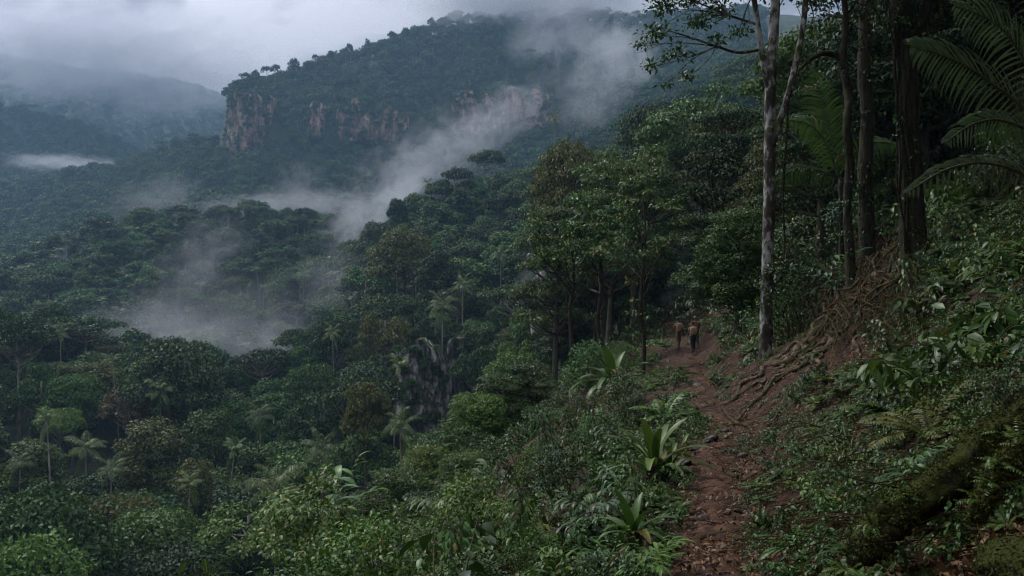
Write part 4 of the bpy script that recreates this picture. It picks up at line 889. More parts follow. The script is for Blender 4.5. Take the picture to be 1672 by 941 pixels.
# ---- particular near trees, laid out stem by stem
def clumps_foliage(mb, C, leaf, n, rng, flat=.6, wdt=.5, fine=True, hang=.4):
    for c, q in C:
        m = int(n * (q / .6) ** 2); d = rdir(rng, m); d[:, 2] = np.where(d[:, 2] < -.2, -d[:, 2], d[:, 2])
        pos = np.asarray(tuple(c)) + d * q * rng.uniform(.15, 1.05, m)[:, None] * np.array([1, 1, flat])
        ln = leaf * rng.uniform(.6, 1.35, m)
        leaves(mb, pos, d * .35 + np.array([0, 0, .9]) + rng.normal(size=(m, 3)) * .4, d + rng.normal(size=(m, 3)) * .6 - np.array([0, 0, hang]), ln, ln * wdt, .12, .22, fine)
def stem_px(mb, pts, sides=8, rough=.08, n=4, seed=0):
    """pts: (px, py, d, radius)"""
    P = smooth_path([at(a, b, c) for a, b, c, r in pts], n); rr = np.interp(np.linspace(0, len(pts) - 1, len(P)), np.arange(len(pts)), [p[3] for p in pts]); tube(mb, P, rr, sides, True, rough, seed)
def rel(mb, o):      # move geometry so that the thing's own origin is at its base
    mb.v = [v - np.array(tuple(o)) for v in mb.v]
def special(name, label, cat, base, parts, group=None):
    t = thing(name, label, cat, base, 0, group)
    for nm, mb, mat, sm in parts:
        rel(mb, base); link(nm, mb.mesh(nm, M[mat] if isinstance(mat, str) else mat, sm), t)
    return t
def twigs(mb, frm, C, r, rng, sides=4):
    f = Vector(frm)
    for c, q in C:
        c = Vector(tuple(c)); mid = f.lerp(c, .5) + Vector(tuple(rng.normal(size=3) * .12)); P = smooth_path([f, mid, c], 4)
        tube(mb, P, np.linspace(r, r * .25, len(P)), sides, False)
        for k in range(3): tube(mb, smooth_path([mid.lerp(c, .3 + .2 * k), c + Vector(tuple(rng.normal(size=3) * q * .4)), c + Vector(tuple(rng.normal(size=3) * q * .8))], 3), np.linspace(r * .35, r * .1, 7), 3, False)
rng = np.random.default_rng(91)
# lichen tree
b = gp(1250, 586); D = b.y
tr = MB(); br = MB(); cr_ = MB()
stem_px(tr, [(1249, 640, D, .26), (1250, 575, D, .20), (1252, 470, D, .172), (1255, 360, D, .165), (1257, 250, D, .160), (1258, 140, D, .150), (1264, 40, D, .14), (1268, -60, D, .13), (1272, -180, D, .10)], 12, .10, 6, 3)
stem_px(br, [(1261, 236, D - .1, .10), (1276, 190, D - .1, .10), (1291, 140, D - .1, .095), (1301, 95, D - .1, .09), (1311, 45, D - .2, .085), (1316, -10, D - .2, .08), (1325, -120, D - .3, .05)], 9, .08, 5, 4)
stem_px(br, [(1255, 145, D, .10), (1247, 105, D - .1, .095), (1240, 60, D - .2, .085), (1232, 5, D - .2, .08), (1220, -70, D - .3, .05)], 8, .08, 4, 5)
LC = []
for px, py, dd, q in [(1085, 15, -2, .62), (1072, 58, -2.5, .5), (1105, 92, -2, .52), (1140, 40, -1, .55), (1062, 110, -2.5, .34), (1125, 5, -1, .6), (1175, 20, -.5, .55), (1170, 70, -1, .4), (1205, -10, 0, .7), (1250, -40, 0, .8), (1300, -30, 0, .8), (1340, 10, .4, .6), (1350, -50, .3, .8), (1150, -50, -1, .8), (1100, -50, -2, .8), (1060, -30, -2, .7), (1205, 55, .6, .4), (1330, 50, .5, .4), (1120, 130, -1.5, .35), (1085, 140, -2, .26), (1230, -120, 0, 1.2), (1320, -130, 0, 1.2), (1140, -130, -1, 1.2), (1050, 75, -2.7, .3)]:
    LC.append((at(px, py, D + dd), q))
clumps_foliage(cr_, LC, .13, 210, rng)
lb = at(1238, 82, D - .2); stem_px(br, [(1238, 82, D - .2, .045), (1205, 86, D - .5, .04), (1170, 76, D - 1, .033), (1130, 62, D - 1.6, .024), (1090, 50, D - 2.2, .014)], 6, .08, 4, 6)
stem_px(br, [(1235, 40, D - .2, .04), (1190, 25, D - .6, .03), (1140, 5, D - 1, .022), (1090, -10, D - 2, .012)], 6, .08, 4, 7)
twigs(br, at(1170, 76, D - 1), [LC[i] for i in (1, 2, 4, 7, 18, 19, 23)], .02, rng); twigs(br, at(1190, 25, D - .6), [LC[i] for i in (0, 3, 5, 6, 13, 14, 15)], .022, rng); twigs(br, at(1316, -10, D - .2), [LC[i] for i in (10, 11, 12, 17, 21)], .03, rng); twigs(br, at(1268, -60, D), [LC[i] for i in (8, 9, 16, 20, 22)], .04, rng)
EC = [(at(1253 + RNG.choice([-1, 1]) * RNG.uniform(5, 13), y_, D - .1), RNG.uniform(.07, .17)) for y_ in RNG.uniform(90, 560, 26)]; clumps_foliage(cr_, EC, .07, 170, rng, 1.1, .5, True, .9)
special('forked_tree', 'tall forked tree with white lichen patches on its trunk beside the trail', 'tree', b, [('trunk', tr, 'lichen', True), ('branches', br, 'lichen', True), ('crown', cr_, 'near', False)])
# liana beside it
mv = MB(); ml = MB(); stem_px(mv, [(1287, 165, D - .1, .03), (1284, 230, D - .3, .035), (1279, 320, D - .4, .03), (1281, 400, D - .4, .022), (1277, 470, D - .4, .012)], 6, .35, 6, 8); stem_px(mv, [(1283, 245, D - .35, .014), (1274, 320, D - .45, .012), (1271, 350, D - .45, .006)], 5, .2, 5, 9)
for k in range(26):
    p = at(1280 + RNG.normal() * 3, RNG.uniform(200, 440), D - .45); tube(mv, [p, p + Vector((RNG.normal() * .03, 0, -.12)), p + Vector((RNG.normal() * .05, 0, -.3))], [.008, .005, .002], 3, False)
special('liana', 'mossy hanging liana beside the lichen-patched trunk', 'liana', at(1287, 165, D - .1), [('vine_stem', mv, 'mossbark', True)])
# curved tree with an arching limb
D = 23.5; b = at(1386, 500, D); b.z = gz(b.x, b.y); tr = MB(); br = MB(); cr_ = MB()
stem_px(tr, [(1392, 540, D, .21), (1389, 440, D, .15), (1383, 350, D + .2, .125), (1388, 270, D, .12), (1382, 205, D - .2, .115), (1386, 160, D, .12), (1380, 125, D, .12), (1375, 95, D, .115), (1381, 40, D, .09), (1374, -60, D, .07)], 9, .2, 5, 11)
stem_px(br, [(1379, 102, D, .09), (1362, 90, D, .085), (1342, 88, D - .3, .08), (1322, 98, D - .6, .065), (1304, 116, D - .9, .04)], 8, .1, 5, 12)
C2 = [(at(px, py, D + dd), q) for px, py, dd, q in [(1380, -60, 0, 1.3), (1440, -90, 0, 1.3), (1350, 30, 1.5, .5), (1405, 25, 1.5, .5), (1420, -20, .5, .9), (1362, -10, .5, .6), (1440, 60, 2, .5), (1395, 80, 2, .4)]]
EC = [(at(1387 + RNG.choice([-1, 1]) * RNG.uniform(1, 9), y_, D - .15), RNG.uniform(.08, .22)) for y_ in RNG.uniform(100, 470, 34)]; clumps_foliage(cr_, EC, .09, 160, rng, 1.0, .5, True, .9)
clumps_foliage(cr_, C2, .15, 150, rng); twigs(br, at(1379, 30, D), C2, .03, rng)
special('crooked_tree', 'crooked thin tree with a limb arching over to the forked tree', 'tree', b, [('trunk', tr, 'darkbark', True), ('branches', br, 'darkbark', True), ('crown', cr_, 'dark', False)])
# dark straight trunk
D = 27.5; b = at(1414, 480, D); b.z = gz(b.x, b.y); tr = MB(); cr_ = MB(); br = MB()
stem_px(tr, [(1420, 540, D, .36), (1417, 430, D, .27), (1413, 300, D, .24), (1416, 200, D, .22), (1411, 100, D, .22), (1413, 0, D, .2), (1408, -140, D, .17)], 11, .16, 5, 13)
EC = [(at(1415 + RNG.choice([-1, 1]) * RNG.uniform(3, 14), y_, D - .2), RNG.uniform(.12, .34)) for y_ in RNG.uniform(120, 500, 34)]; clumps_foliage(cr_, EC, .12, 150, rng, 1.0, .5, True, .9)
C3 = [(at(1410 + RNG.normal() * 70, -140 + RNG.normal() * 50, D + RNG.normal() * 1.5), 1.3) for k in range(9)]; clumps_foliage(cr_, C3, .17, 130, rng); twigs(br, at(1409, -60, D), C3, .06, rng)
special('straight_tree', 'dark straight trunk standing between the crooked tree and the big mossy trunk', 'tree', b, [('trunk', tr, 'darkbark', True), ('branches', br, 'darkbark', True), ('crown', cr_, 'dark', False)])
# slim dark trunk further left in the shade
# big mossy tree with roots over the bank
b = gp(1492, 440); D = b.y; tr = MB(); br = MB(); cr_ = MB(); ep = MB()
W0 = D / F
stem_px(tr, [(1494, 520, D, 44 * W0), (1494, 430, D, 24 * W0), (1489, 350, D, 19 * W0), (1488, 280, D, 18 * W0), (1483, 200, D, 17 * W0), (1480, 120, D, 17 * W0), (1471, 20, D, 18 * W0), (1466, -100, D, 16 * W0), (1460, -250, D, 12 * W0)], 14, .12, 6, 15)
stem_px(br, [(1478, 90, D, 10 * W0), (1510, 20, D - .2, 9 * W0), (1535, -60, D - .4, 7 * W0), (1580, -160, D - .5, 4 * W0)], 9, .1, 4, 16)
C4 = [(at(px + RNG.normal() * 12, py, D + dd), q) for px, py, dd, q in [(1460, -200, 0, 1.8), (1380, -220, -.5, 1.7), (1560, -190, -.5, 1.8), (1640, -170, 0, 1.8), (1500, -90, -1, 1.0), (1430, -70, -1, .9), (1560, -60, -.8, .9), (1450, 0, .3, .4), (1520, 15, .3, .45), (1545, -10, 0, .5), (1640, -40, 1.5, .9), (1600, 20, 2.5, .7), (1660, 60, 3, .8)]]
clumps_foliage(cr_, C4, .15, 120, rng); twigs(br, at(1468, -70, D), C4[:7], .07, rng)
for k in range(9):            # stems climbing the trunk
    o_ = RNG.uniform(-15, 15); P_ = [(1493 + o_ * 1.3, 440, D - .3, .02)] + [(1488 - (430 - y_) * .045 + o_ + RNG.normal() * 5, y_, D - .27 - RNG.random() * .04, RNG.uniform(.012, .028)) for y_ in (380, 320, 250, 180, 110, 40)]
    stem_px(ep, P_, 5, .3, 4, k)
ec = MB(); EC = [(at(1488 - (430 - y_) * .045 + RNG.choice([-1, 1]) * RNG.uniform(6, 20), y_, D - RNG.uniform(.1, .3)), RNG.uniform(.10, .24)) for y_ in RNG.uniform(40, 420, 34)] + [(at(RNG.uniform(1430, 1545), RNG.uniform(-30, 60), D - .2), RNG.uniform(.2, .4)) for k in range(16)]
clumps_foliage(ec, EC, .10, 150, rng, .9, .5, True, .9)
for k in range(190):          # roots and moss hanging in the shaggy fork
    a = at(RNG.uniform(1425, 1545), RNG.uniform(-60, 40), D - RNG.uniform(-.1, .45)); L = RNG.uniform(.3, 1.2)
    P = smooth_path([a, a + Vector((RNG.normal() * .05, RNG.normal() * .05, -L * .5)), a + Vector((RNG.normal() * .1, RNG.normal() * .05, -L))], 3); tube(ep, P, np.linspace(.012, .003, len(P)), 3, False)
rt = MB(); ROOT2 = noise_mat('pale_root_bark', [(.3, (.035, .022, .014)), (.5, (.12, .075, .048)), (.72, (.24, .165, .115))], 8, moss=(.035, .040, .010), moss_amt=.2, mscale=3, rough=.75, spec=.2)
def root_path(px0, py0, px1, py1, r0, r1, n=9, wob=10, lift=.03, seed=0):
    P = []; rr = np.random.default_rng(seed)
    for t in np.linspace(0, 1, n):
        px = px0 + (px1 - px0) * t + rr.normal() * wob * math.sin(t * PI); py = py0 + (py1 - py0) * t + rr.normal() * wob * .6 * math.sin(t * PI)
        q = gp(px, py, 3); P.append(q + gnormal(q.x, q.y) * (lift + (r0 + (r1 - r0) * t) * .5))
    # keep neighbouring points from jumping over a crest
    for k in range(1, n):
        if (P[k] - P[k - 1]).length > 2.2: P[k] = P[k - 1].lerp(P[k], .4); P[k].z = max(P[k].z, gv(P[k].x, P[k].y).z + .04)
    P = smooth_path(P, 4); return P, np.linspace(r0, r1, len(P))
for k, (a0, b0, a1, b1, r) in enumerate([(1485, 425, 1335, 548, .11), (1482, 430, 1362, 545, .07), (1486, 435, 1392, 548, .07), (1490, 440, 1430, 545, .055), (1478, 418, 1400, 470, .06), (1470, 410, 1350, 480, .06), (1495, 445, 1470, 560, .06), (1500, 445, 1540, 520, .06), (1480, 425, 1310, 560, .08), (1475, 415, 1375, 440, .05), (1340, 540, 1185, 662, .085), (1440, 470, 1205, 690, .06), (1410, 500, 1225, 660, .05), (1360, 560, 1255, 700, .05), (1335, 545, 1200, 650, .05), (1330, 555, 1230, 640, .045), (1400, 520, 1330, 590, .05), (1440, 500, 1400, 590, .045)]):
    P, r_ = root_path(a0, b0, a1, b1, r, r * .3, 10, 15, .035, 300 + k); tube(rt, P, r_ * (1.3 + .3 * np.sin(np.arange(len(P)) * 1.3 + k)), 8, True, .2, k)
rf = MB()
for k in range(420):
    a0 = RNG.uniform(1340, 1505); b0 = 400 + RNG.uniform(-40, 70) + (1500 - a0) * .3; a1 = a0 - RNG.uniform(-25, 80); b1 = b0 + RNG.uniform(30, 140)
    P, r_ = root_path(a0, b0, a1, b1, .009 + .045 * RNG.random() ** 3, .004, 8, 15, RNG.uniform(.02, .34), 500 + k); tube(rf, P, r_, 4, False)
t_big = special('mossy_tree', 'big dark mossy tree with shaggy hanging roots and bank roots', 'tree', b, [('trunk', tr, 'darkbark', True), ('branches', br, 'darkbark', True), ('crown', cr_, 'dark', False), ('climbers', ec, 'near', False), ('hanging_moss', ep, 'mossbark', True), ('buttress_roots', rt, ROOT2, True), ('rootlets', rf, 'root', True)])
# slim trailside tree and its two slim neighbours
def slim(px, py0, py1, r, crown, leaf, n, label, name='slender_tree', mat='near', bark='darkbark', d=None, bend=4, seed=0):
    b = gp(px, py0) if d is None else at(px, py0, d); D = b.y; rg = np.random.default_rng(seed); tr = MB(); br = MB(); cr_ = MB(); h = (py0 - py1)
    P = [(px, py0 + 30, D, r * 1.3), (px, py0, D, r)] + [(px + math.sin(k * 1.7 + seed) * bend, py0 - h * k / 5, D, r * (1 - .14 * k)) for k in range(1, 6)]
    stem_px(tr, P, 8, .1, 4, seed); C = []
    for cx, cyy, q, dd in crown: C.append((at(cx, cyy, D + dd), q))
    clumps_foliage(cr_, C, leaf, n, rg, .5, .5)
    for c, q in C:
        f = at(px, min(py0 - h * .25, HY - F * c[2] / c[1] + 50 + rg.random() * 30), D); twigs(br, f, [(c, q)], r * .28, rg)
    return special(name, label, 'tree', b, [('trunk', tr, bark, True), ('branches', br, bark, True), ('crown', cr_, mat, False)])
def spray(x0, x1, y0, y1, n, q0, q1, dz, seed):
    rg = np.random.default_rng(seed); out = []
    for k in range(n):
        u, v = rg.uniform(-1, 1), rg.uniform(-1, 1)
        if u * u + v * v > 1: u, v = u * .7, v * .7
        out.append(((x0 + x1) / 2 + u * (x1 - x0) / 2, (y0 + y1) / 2 + v * (y1 - y0) / 2, rg.uniform(q0, q1), rg.normal() * dz))
    return out
slim(1050, 618, 320, .10, spray(965, 1138, 312, 420, 24, .28, .5, 1.0, 1) + spray(1010, 1090, 420, 560, 7, .16, .3, .4, 2), .17, 150, 'slim dark-stemmed tree standing left of the trail with layered leafy sprays', mat='nearb', seed=1)
slim(934, 568, 395, .13, spray(868, 990, 340, 455, 18, .6, 1.0, 1.5, 3), .24, 90, 'thin bare-stemmed tree in front of the grey rock face, left of a twin', d=46, mat='near', seed=2)
slim(980, 560, 380, .14, spray(920, 1050, 320, 450, 18, .6, 1.0, 1.5, 4), .24, 90, 'thin tree next to the trailside slim tree, right twin of two', d=47, mat='near', seed=3)
slim(1165, 430, 250, .12, spray(1120, 1215, 225, 340, 14, .6, .9, 1.2, 5), .22, 90, 'slim tree with a leaning stem between the lichen trunk and the hillside wall', d=40, mat='dark', seed=4)

# ---- palms of the understorey, frond by frond
def frond_px(ml, ms, pts, nleaf, LL, W, rng, rr=.022, hang=.3, twist=0., start=.08):
    P = smooth_path([at(*p) for p in pts], 5); tube(ms, P, np.linspace(rr, rr * .25, len(P)), 5, False)
    P = np.array([tuple(p) for p in P]); T = nrm(np.gradient(P, axis=0)); t = np.linspace(start, 1, nleaf); idx = t * (len(P) - 1)
    pos = np.stack([np.interp(idx, np.arange(len(P)), P[:, c]) for c in range(3)], -1); tan = nrm(np.stack([np.interp(idx, np.arange(len(P)), T[:, c]) for c in range(3)], -1))
    view = np.array([0, -1., .25]); side = nrm(np.cross(tan, view)); up = nrm(np.cross(side, tan))
    prof = np.clip(np.sin(np.clip(t * .84 + .14, 0, 1) * PI) ** .7, .15, 1)
    for s in (-1, 1):
        dv = nrm(side * s + tan * .75 + np.array([0, 0, -hang]) + up * -.15 + rng.normal(size=pos.shape) * .05); ln = LL * prof * rng.uniform(.92, 1.06, len(t))
        n = len(t); p = pos.copy(); segs = [p]
        for k in range(4): segs.append(segs[-1] + nrm(dv + np.array([0, 0, -.16 * k * k * (.5 + hang)])) * (ln / 4)[:, None])
        w = (W * np.array([.45, 1, .9, .6, .05]))[:, None, None] * .5 * np.ones((5, n, 1)); wd = nrm(np.cross(dv, up))
        A = np.stack(segs) + w * wd; B = np.stack(segs) - w * wd; V = np.concatenate([A.transpose(1, 0, 2), B.transpose(1, 0, 2)], 1).reshape(-1, 3)
        k = np.arange(n)[:, None, None] * 10; j = np.arange(4)
        ml.add(V, (k + np.stack([j, j + 1, j + 6, j + 5], -1)[None]).reshape(-1, 4))
PF = [('palm_frond', [(1760, 420, 8.5), (1722, 220, 8.2), (1672, 100, 7.9), (1625, 38, 7.7), (1560, 10, 7.6)], 38, .52, .024, .22),
      ('palm_frond', [(1760, 330, 8.2), (1690, 200, 7.8), (1610, 130, 7.5), (1550, 95, 7.3), (1490, 76, 7.2)], 42, .50, .024, .20),
      ('palm_frond', [(1760, 360, 8.0), (1700, 235, 7.7), (1640, 198, 7.5), (1590, 202, 7.4), (1545, 232, 7.3)], 32, .30, .020, .3),
      ('palm_frond', [(1760, 400, 8.0), (1690, 300, 7.6), (1620, 268, 7.3), (1550, 275, 7.1), (1485, 312, 7.0)], 26, .34, .026, .45),
      ('palm_frond', [(1770, 300, 8.6), (1740, 100, 8.6), (1700, -60, 8.5), (1650, -140, 8.4)], 32, .5, .024, .3)]
b = at(1765, 470, 8.3); b.z = gz(b.x, b.y); t = thing('understory_palm', 'palm with long dark feather fronds reaching in at the upper right', 'palm', b)
ms = MB(); tube(ms, smooth_path([b - Vector((0, 0, .4)), at(1765, 440, 8.3), at(1762, 330, 8.3)], 4), [.09, .08, .08, .075, .075, .07, .07, .07, .06], 8, True, .1); rel(ms, b); link('trunk', ms.mesh('trunk', M['darkbark'], True), t)
for k, (nm, pts, n, LL, W, hang) in enumerate(PF):
    ml, ms = MB(), MB(); frond_px(ml, ms, pts, n, LL, W, rng, .02, hang); rel(ml, b); rel(ms, b); f = link(nm, ml.mesh(nm, M['frond']), t); link('rachis', ms.mesh('rachis', GREENSTEM, True), f)
D = 30.; b = at(1372, 300, D); t = thing('understory_palm', 'smaller palm with one broad upright frond between the forked and crooked trees', 'palm', b)
for k, (pts, n, LL, hang) in enumerate([([(1370, 285, D), (1358, 230, D), (1346, 180, D), (1330, 122, D)], 34, 1.25, .05), ([(1368, 285, D), (1345, 228, D - .3), (1318, 202, D - .6), (1284, 196, D - 1)], 26, .85, .6), ([(1372, 285, D), (1400, 245, D - .4), (1430, 232, D - .8), (1468, 236, D - 1.2)], 26, .75, .6), ([(1368, 290, D), (1335, 278, D - .5), (1300, 275, D - 1), (1262, 300, D - 1.4)], 24, .9, .7)]):
    ml, ms = MB(), MB(); frond_px(ml, ms, pts, n, LL, .075, rng, .035, hang); rel(ml, b); rel(ms, b); f = link('palm_frond', ml.mesh('palm_frond', M['fern']), t); link('rachis', ms.mesh('rachis', GREENSTEM, True), f)
ms = MB(); tube(ms, smooth_path([Vector((b.x, b.y, gz(b.x, b.y) - .4)), b.lerp(Vector((b.x, b.y, gz(b.x, b.y))), .5) + Vector((.05, 0, 0)), b + Vector((0, 0, .2))], 4), np.linspace(.11, .08, 9), 8, True, .15); rel(ms, b); link('trunk', ms.mesh('trunk', M['darkbark'], True), t)

# ---- fallen mossy log, its branch, roots, stones, litter
def bumpy_log(name, label, P, r0, r1, mat, seed, cat='log'):
    base = P[0]; mb = MB(); Q_ = smooth_path(P, 14); rg = np.random.default_rng(seed); A = np.array([tuple(q) for q in Q_]); n = len(A); S_ = 30
    A = A + np.stack([fbm(np.arange(n) * .13, np.arange(n) * 0 + c, seed + c, 3) for c in range(3)], -1) * r0 * .7
    T = nrm(np.gradient(A, axis=0)); u = nrm(np.cross(T, [0, 0, 1.])); w_ = np.cross(u, T); ang = np.arange(S_) / S_ * 2 * PI; ii, aa = np.meshgrid(np.arange(n), ang, indexing='ij')
    rad = np.linspace(r0, r1, n)[:, None] * (1 + .42 * fbm(ii * .16, np.cos(aa) * 1.3 + 2 * np.sin(aa), seed, 3) + .22 * fbm(ii * .55, aa * 2.2, seed + 4, 3) + .10 * np.sin(aa * 5 + ii * .03))
    rad *= (.15 + .85 * np.clip(np.minimum(ii / 5 + .2 * fbm(aa * 2, ii * 0, 3, 2), 1), 0, 1))
    V = A[:, None] + u[:, None] * (np.cos(aa) * rad)[..., None] + w_[:, None] * (np.sin(aa) * rad)[..., None]
    a = (np.arange(n - 1)[:, None] * S_ + np.arange(S_)[None]); b_ = np.arange(n - 1)[:, None] * S_ + (np.arange(S_)[None] + 1) % S_
    mb.add(V.reshape(-1, 3), np.stack([a, b_, b_ + S_, a + S_], -1).reshape(-1, 4))
    mm = MB(); m = int(26000 * r0 / .13); i_ = rg.integers(0, n, m); j_ = rg.integers(0, S_, m); pos = V[i_, j_]; out = nrm(pos - A[i_])
    keep = (out[:, 2] * .5 + 1.3 * fbm(i_ * .22, np.cos(ang[j_]) * 2 + i_ * .02, seed + 8, 4) + rg.normal(size=m) * .08) > .2
    pos, out = pos[keep], out[keep]; m = len(pos); pos = pos + rg.normal(size=(m, 3)) * .012 + out * rg.uniform(-.004, .02, m)[:, None]; ln = rg.uniform(.008, .030, m)
    leaves(mm, pos, out + rg.normal(size=(m, 3)) * .3, nrm(out * .8 + rdir(rg, m)), ln, ln * .6, .1, .2)
    ff = MB()
    for k in range(9):
        q = A[rg.integers(4, n)] + np.array([rg.normal() * .04, -.02, r0 * .85])
        for c in range(5): add_frond(ff, mb, q, rg.random() * 6.28, rg.uniform(.3, 1.2), rg.uniform(.07, .2), 1.2, 9, .035, .012, rg, .002)
    return special(name, label, cat, base, [('trunk', mb, mat, True), ('moss', mm, MOSSL, False), ('small_ferns', ff, 'fern', False)])
MOSSL = leaf_mat('moss_leaves', (.022, .028, .006), (.062, .070, .013), .8, .15, .1, .01, .1)
lp = lambda px, py, up, d: Vector(at(px, py, d)) + Vector((0, 0, up))
q0, q1, q2 = gp(1440, 905), gp(1560, 800), gp(1700, 700)
bumpy_log('mossy_log', 'thick moss-covered fallen log slanting up at the lower right', [at(1405, 905, 4.85), at(1445, 868, 4.95), at(1500, 822, 5.05), at(1590, 752, 5.2), at(1690, 676, 5.4), at(1780, 610, 5.6)], .10, .125, 'mossbark', 1)
bumpy_log('mossy_log', 'thin mossy branch lying under the thick fallen log at the right edge', [at(1585, 850, 4.5), at(1625, 785, 4.6), at(1680, 725, 4.75), at(1760, 660, 5.0)], .055, .05, 'mossbark', 2)
def root_thing(label, pts, r0, r1, seed, mat='root', name='exposed_root'):
    P = []
    for px, py in pts:
        q = gp(px, py, 2.5); P.append(q + Vector((0, 0, r0 * .35)))
    mb = MB(); S = smooth_path(P, 6); tube(mb, S, np.linspace(r0, r1, len(S)), 8, True, .14, seed); base = P[0].copy(); rel(mb, base); o = link(name, mb.mesh(name, M[mat], True)); o.location = base; mark(o, label, 'root')
root_thing('dark root stepping across the trail below the stone slabs', [(1098, 752), (1130, 758), (1165, 768), (1205, 782)], .075, .04, 1)
root_thing('root crossing the trail near the bottom of the picture', [(1140, 884), (1180, 876), (1215, 872), (1262, 880)], .06, .025, 2)
root_thing('thin forked root on the trail above the stone slabs', [(1130, 700), (1160, 690), (1195, 695), (1220, 680)], .05, .02, 3)
root_thing('root along the right trail edge beneath the bank', [(1180, 668), (1200, 690), (1225, 700), (1230, 740)], .06, .03, 4)
root_thing('small root step on the trail just under the walkers', [(1112, 612), (1128, 610), (1150, 613)], .07, .04, 5)
root_thing('root step on the trail midway to the walkers', [(1122, 648), (1145, 645), (1172, 650)], .06, .03, 6)
root_thing('bare brown root above the leaf litter in the bottom right corner', [(1480, 880), (1540, 850), (1600, 828), (1672, 805), (1720, 790)], .022, .012, 7)
root_thing('bent root sliding down the bank in the middle right', [(1330, 560), (1300, 600), (1262, 630), (1240, 668)], .055, .025, 8)
def stone(label, px, py, w, seed):
    q = gp(px, py, 3); rg = np.random.default_rng(seed); bm = bmesh.new(); bmesh.ops.create_icosphere(bm, subdivisions=3, radius=1)
    for v in bm.verts:
        n = fbm(v.co.x * 1.3 + seed, v.co.y * 1.3 + v.co.z, seed, 3); v.co *= 1 + .35 * float(n); v.co.x *= w; v.co.y *= w * .75; v.co.z *= w * .38
    me = bpy.data.meshes.new('trail_stone'); bm.to_mesh(me); bm.free(); me.materials.append(M['stone']); o = link('trail_stone', me); o.location = q + Vector((0, 0, w * .08)); o.rotation_euler = (rg.normal() * .2, rg.normal() * .2, rg.random() * 6); mark(o, label, 'stone', 'stones in the trail')
import bmesh
for k, (px, py, w, lab) in enumerate([(1160, 722, .24, 'largest dark stone slab in the middle of the trail'), (1192, 738, .17, 'dark stone right of the largest slab on the trail'), (1138, 735, .12, 'small stone left of the largest slab on the trail'), (1182, 706, .13, 'wet stone above the slab near the right trail edge'), (1150, 665, .16, 'flat stone on the trail beside the yellow-green fern'), (1140, 630, .18, 'stone at the middle bend of the trail'), (1125, 600, .2, 'stone on the trail below the walkers'), (1200, 770, .1, 'pebble-sized stone on the right of the root step'), (1165, 800, .07, 'small stone in the smooth soil of the near trail'), (1205, 835, .08, 'small stone at the right edge of the near trail'), (1120, 760, .13, 'dark stone at the left end of the root step'), (1215, 745, .14, 'stone half under the right bank beside the slabs'), (1150, 848, .09, 'flat pebble in the left of the near trail'), (1178, 680, .11, 'angular stone at the foot of the bank root'), (1132, 684, .1, 'stone at the left trail edge by the thin forked root')]): stone(lab, px, py, w, k + 3)
# mossy mound in the corner
q = gp(1690, 925, 2); bm = bmesh.new(); bmesh.ops.create_icosphere(bm, subdivisions=4, radius=1)
for v in bm.verts: v.co *= 1 + .3 * float(fbm(v.co.x * 1.5, v.co.y * 1.5 + v.co.z, 5, 4)); v.co = Vector((v.co.x * .26, v.co.y * .3, v.co.z * .14))
me = bpy.data.meshes.new('mossy_rock'); bm.to_mesh(me); bm.free(); me.materials.append(M['mossbark']); me.shade_smooth(); t = thing('mossy_rock', 'rounded mossy rock in the bottom right corner', 'rock', q); link('stone_body', me, t)
mm = MB(); A_ = np.array([tuple(v.co) for v in me.vertices]); Nn = np.array([tuple(v.normal) for v in me.vertices]); i_ = RNG.integers(0, len(A_), 5000); ln = RNG.uniform(.006, .022, 5000)
leaves(mm, A_[i_] + RNG.normal(size=(5000, 3)) * .006, Nn[i_], nrm(Nn[i_] * .6 + rdir(RNG, 5000)), ln, ln * .7, .1, .2); link('moss', mm.mesh('moss', MOSSL), t)
# fallen leaves
lm = MB(); pos = []; nn = []
for px0, px1, py0, py1, n in ((1450, 1720, 790, 990, 1500), (1100, 1240, 590, 941, 2200), (1200, 1450, 540, 800, 2200), (1230, 1500, 820, 960, 900)):
    for k in range(n):
        q = gp(RNG.uniform(px0, px1), RNG.uniform(py0, py1), 2, 40); g_ = gnormal(q.x, q.y); pos.append(tuple(q + g_ * RNG.uniform(.008, .04))); nn.append(tuple(g_))
pos, nn = np.array(pos), np.array(nn); n = len(pos); ln = RNG.uniform(.03, .10, n); leaves(lm, pos, nn + RNG.normal(size=(n, 3)) * .35, rdir(RNG, n) + nn * .15, ln, ln * RNG.uniform(.3, .6, n), .15, .2, True)
mark(link('leaf_litter', lm.mesh('leaf_litter', M['deadleaf'])), kind='stuff')
# twigs strewn and hanging over the cut bank
tw = MB()
for k in range(1100):
    px, py = RNG.uniform(1180, 1660), RNG.uniform(480, 900); q = gp(px, py, 2.5, 40); g_ = gnormal(q.x, q.y); L = RNG.uniform(.2, .9) * (.6 + q.y / 20); dn = Vector((-1 + RNG.normal() * .8, RNG.normal() * .7, -.8 + RNG.normal() * .5)).normalized()
    P = smooth_path([q + g_ * .02, q + g_ * RNG.uniform(.03, .2) + dn * L * .5, q + g_ * RNG.uniform(.0, .15) + dn * L], 4); r = RNG.uniform(.003, .009); tube(tw, P, np.linspace(r, r * .5, len(P)), 3, False)
mark(link('fallen_twigs', tw.mesh('fallen_twigs', M['root'], True)), kind='stuff')

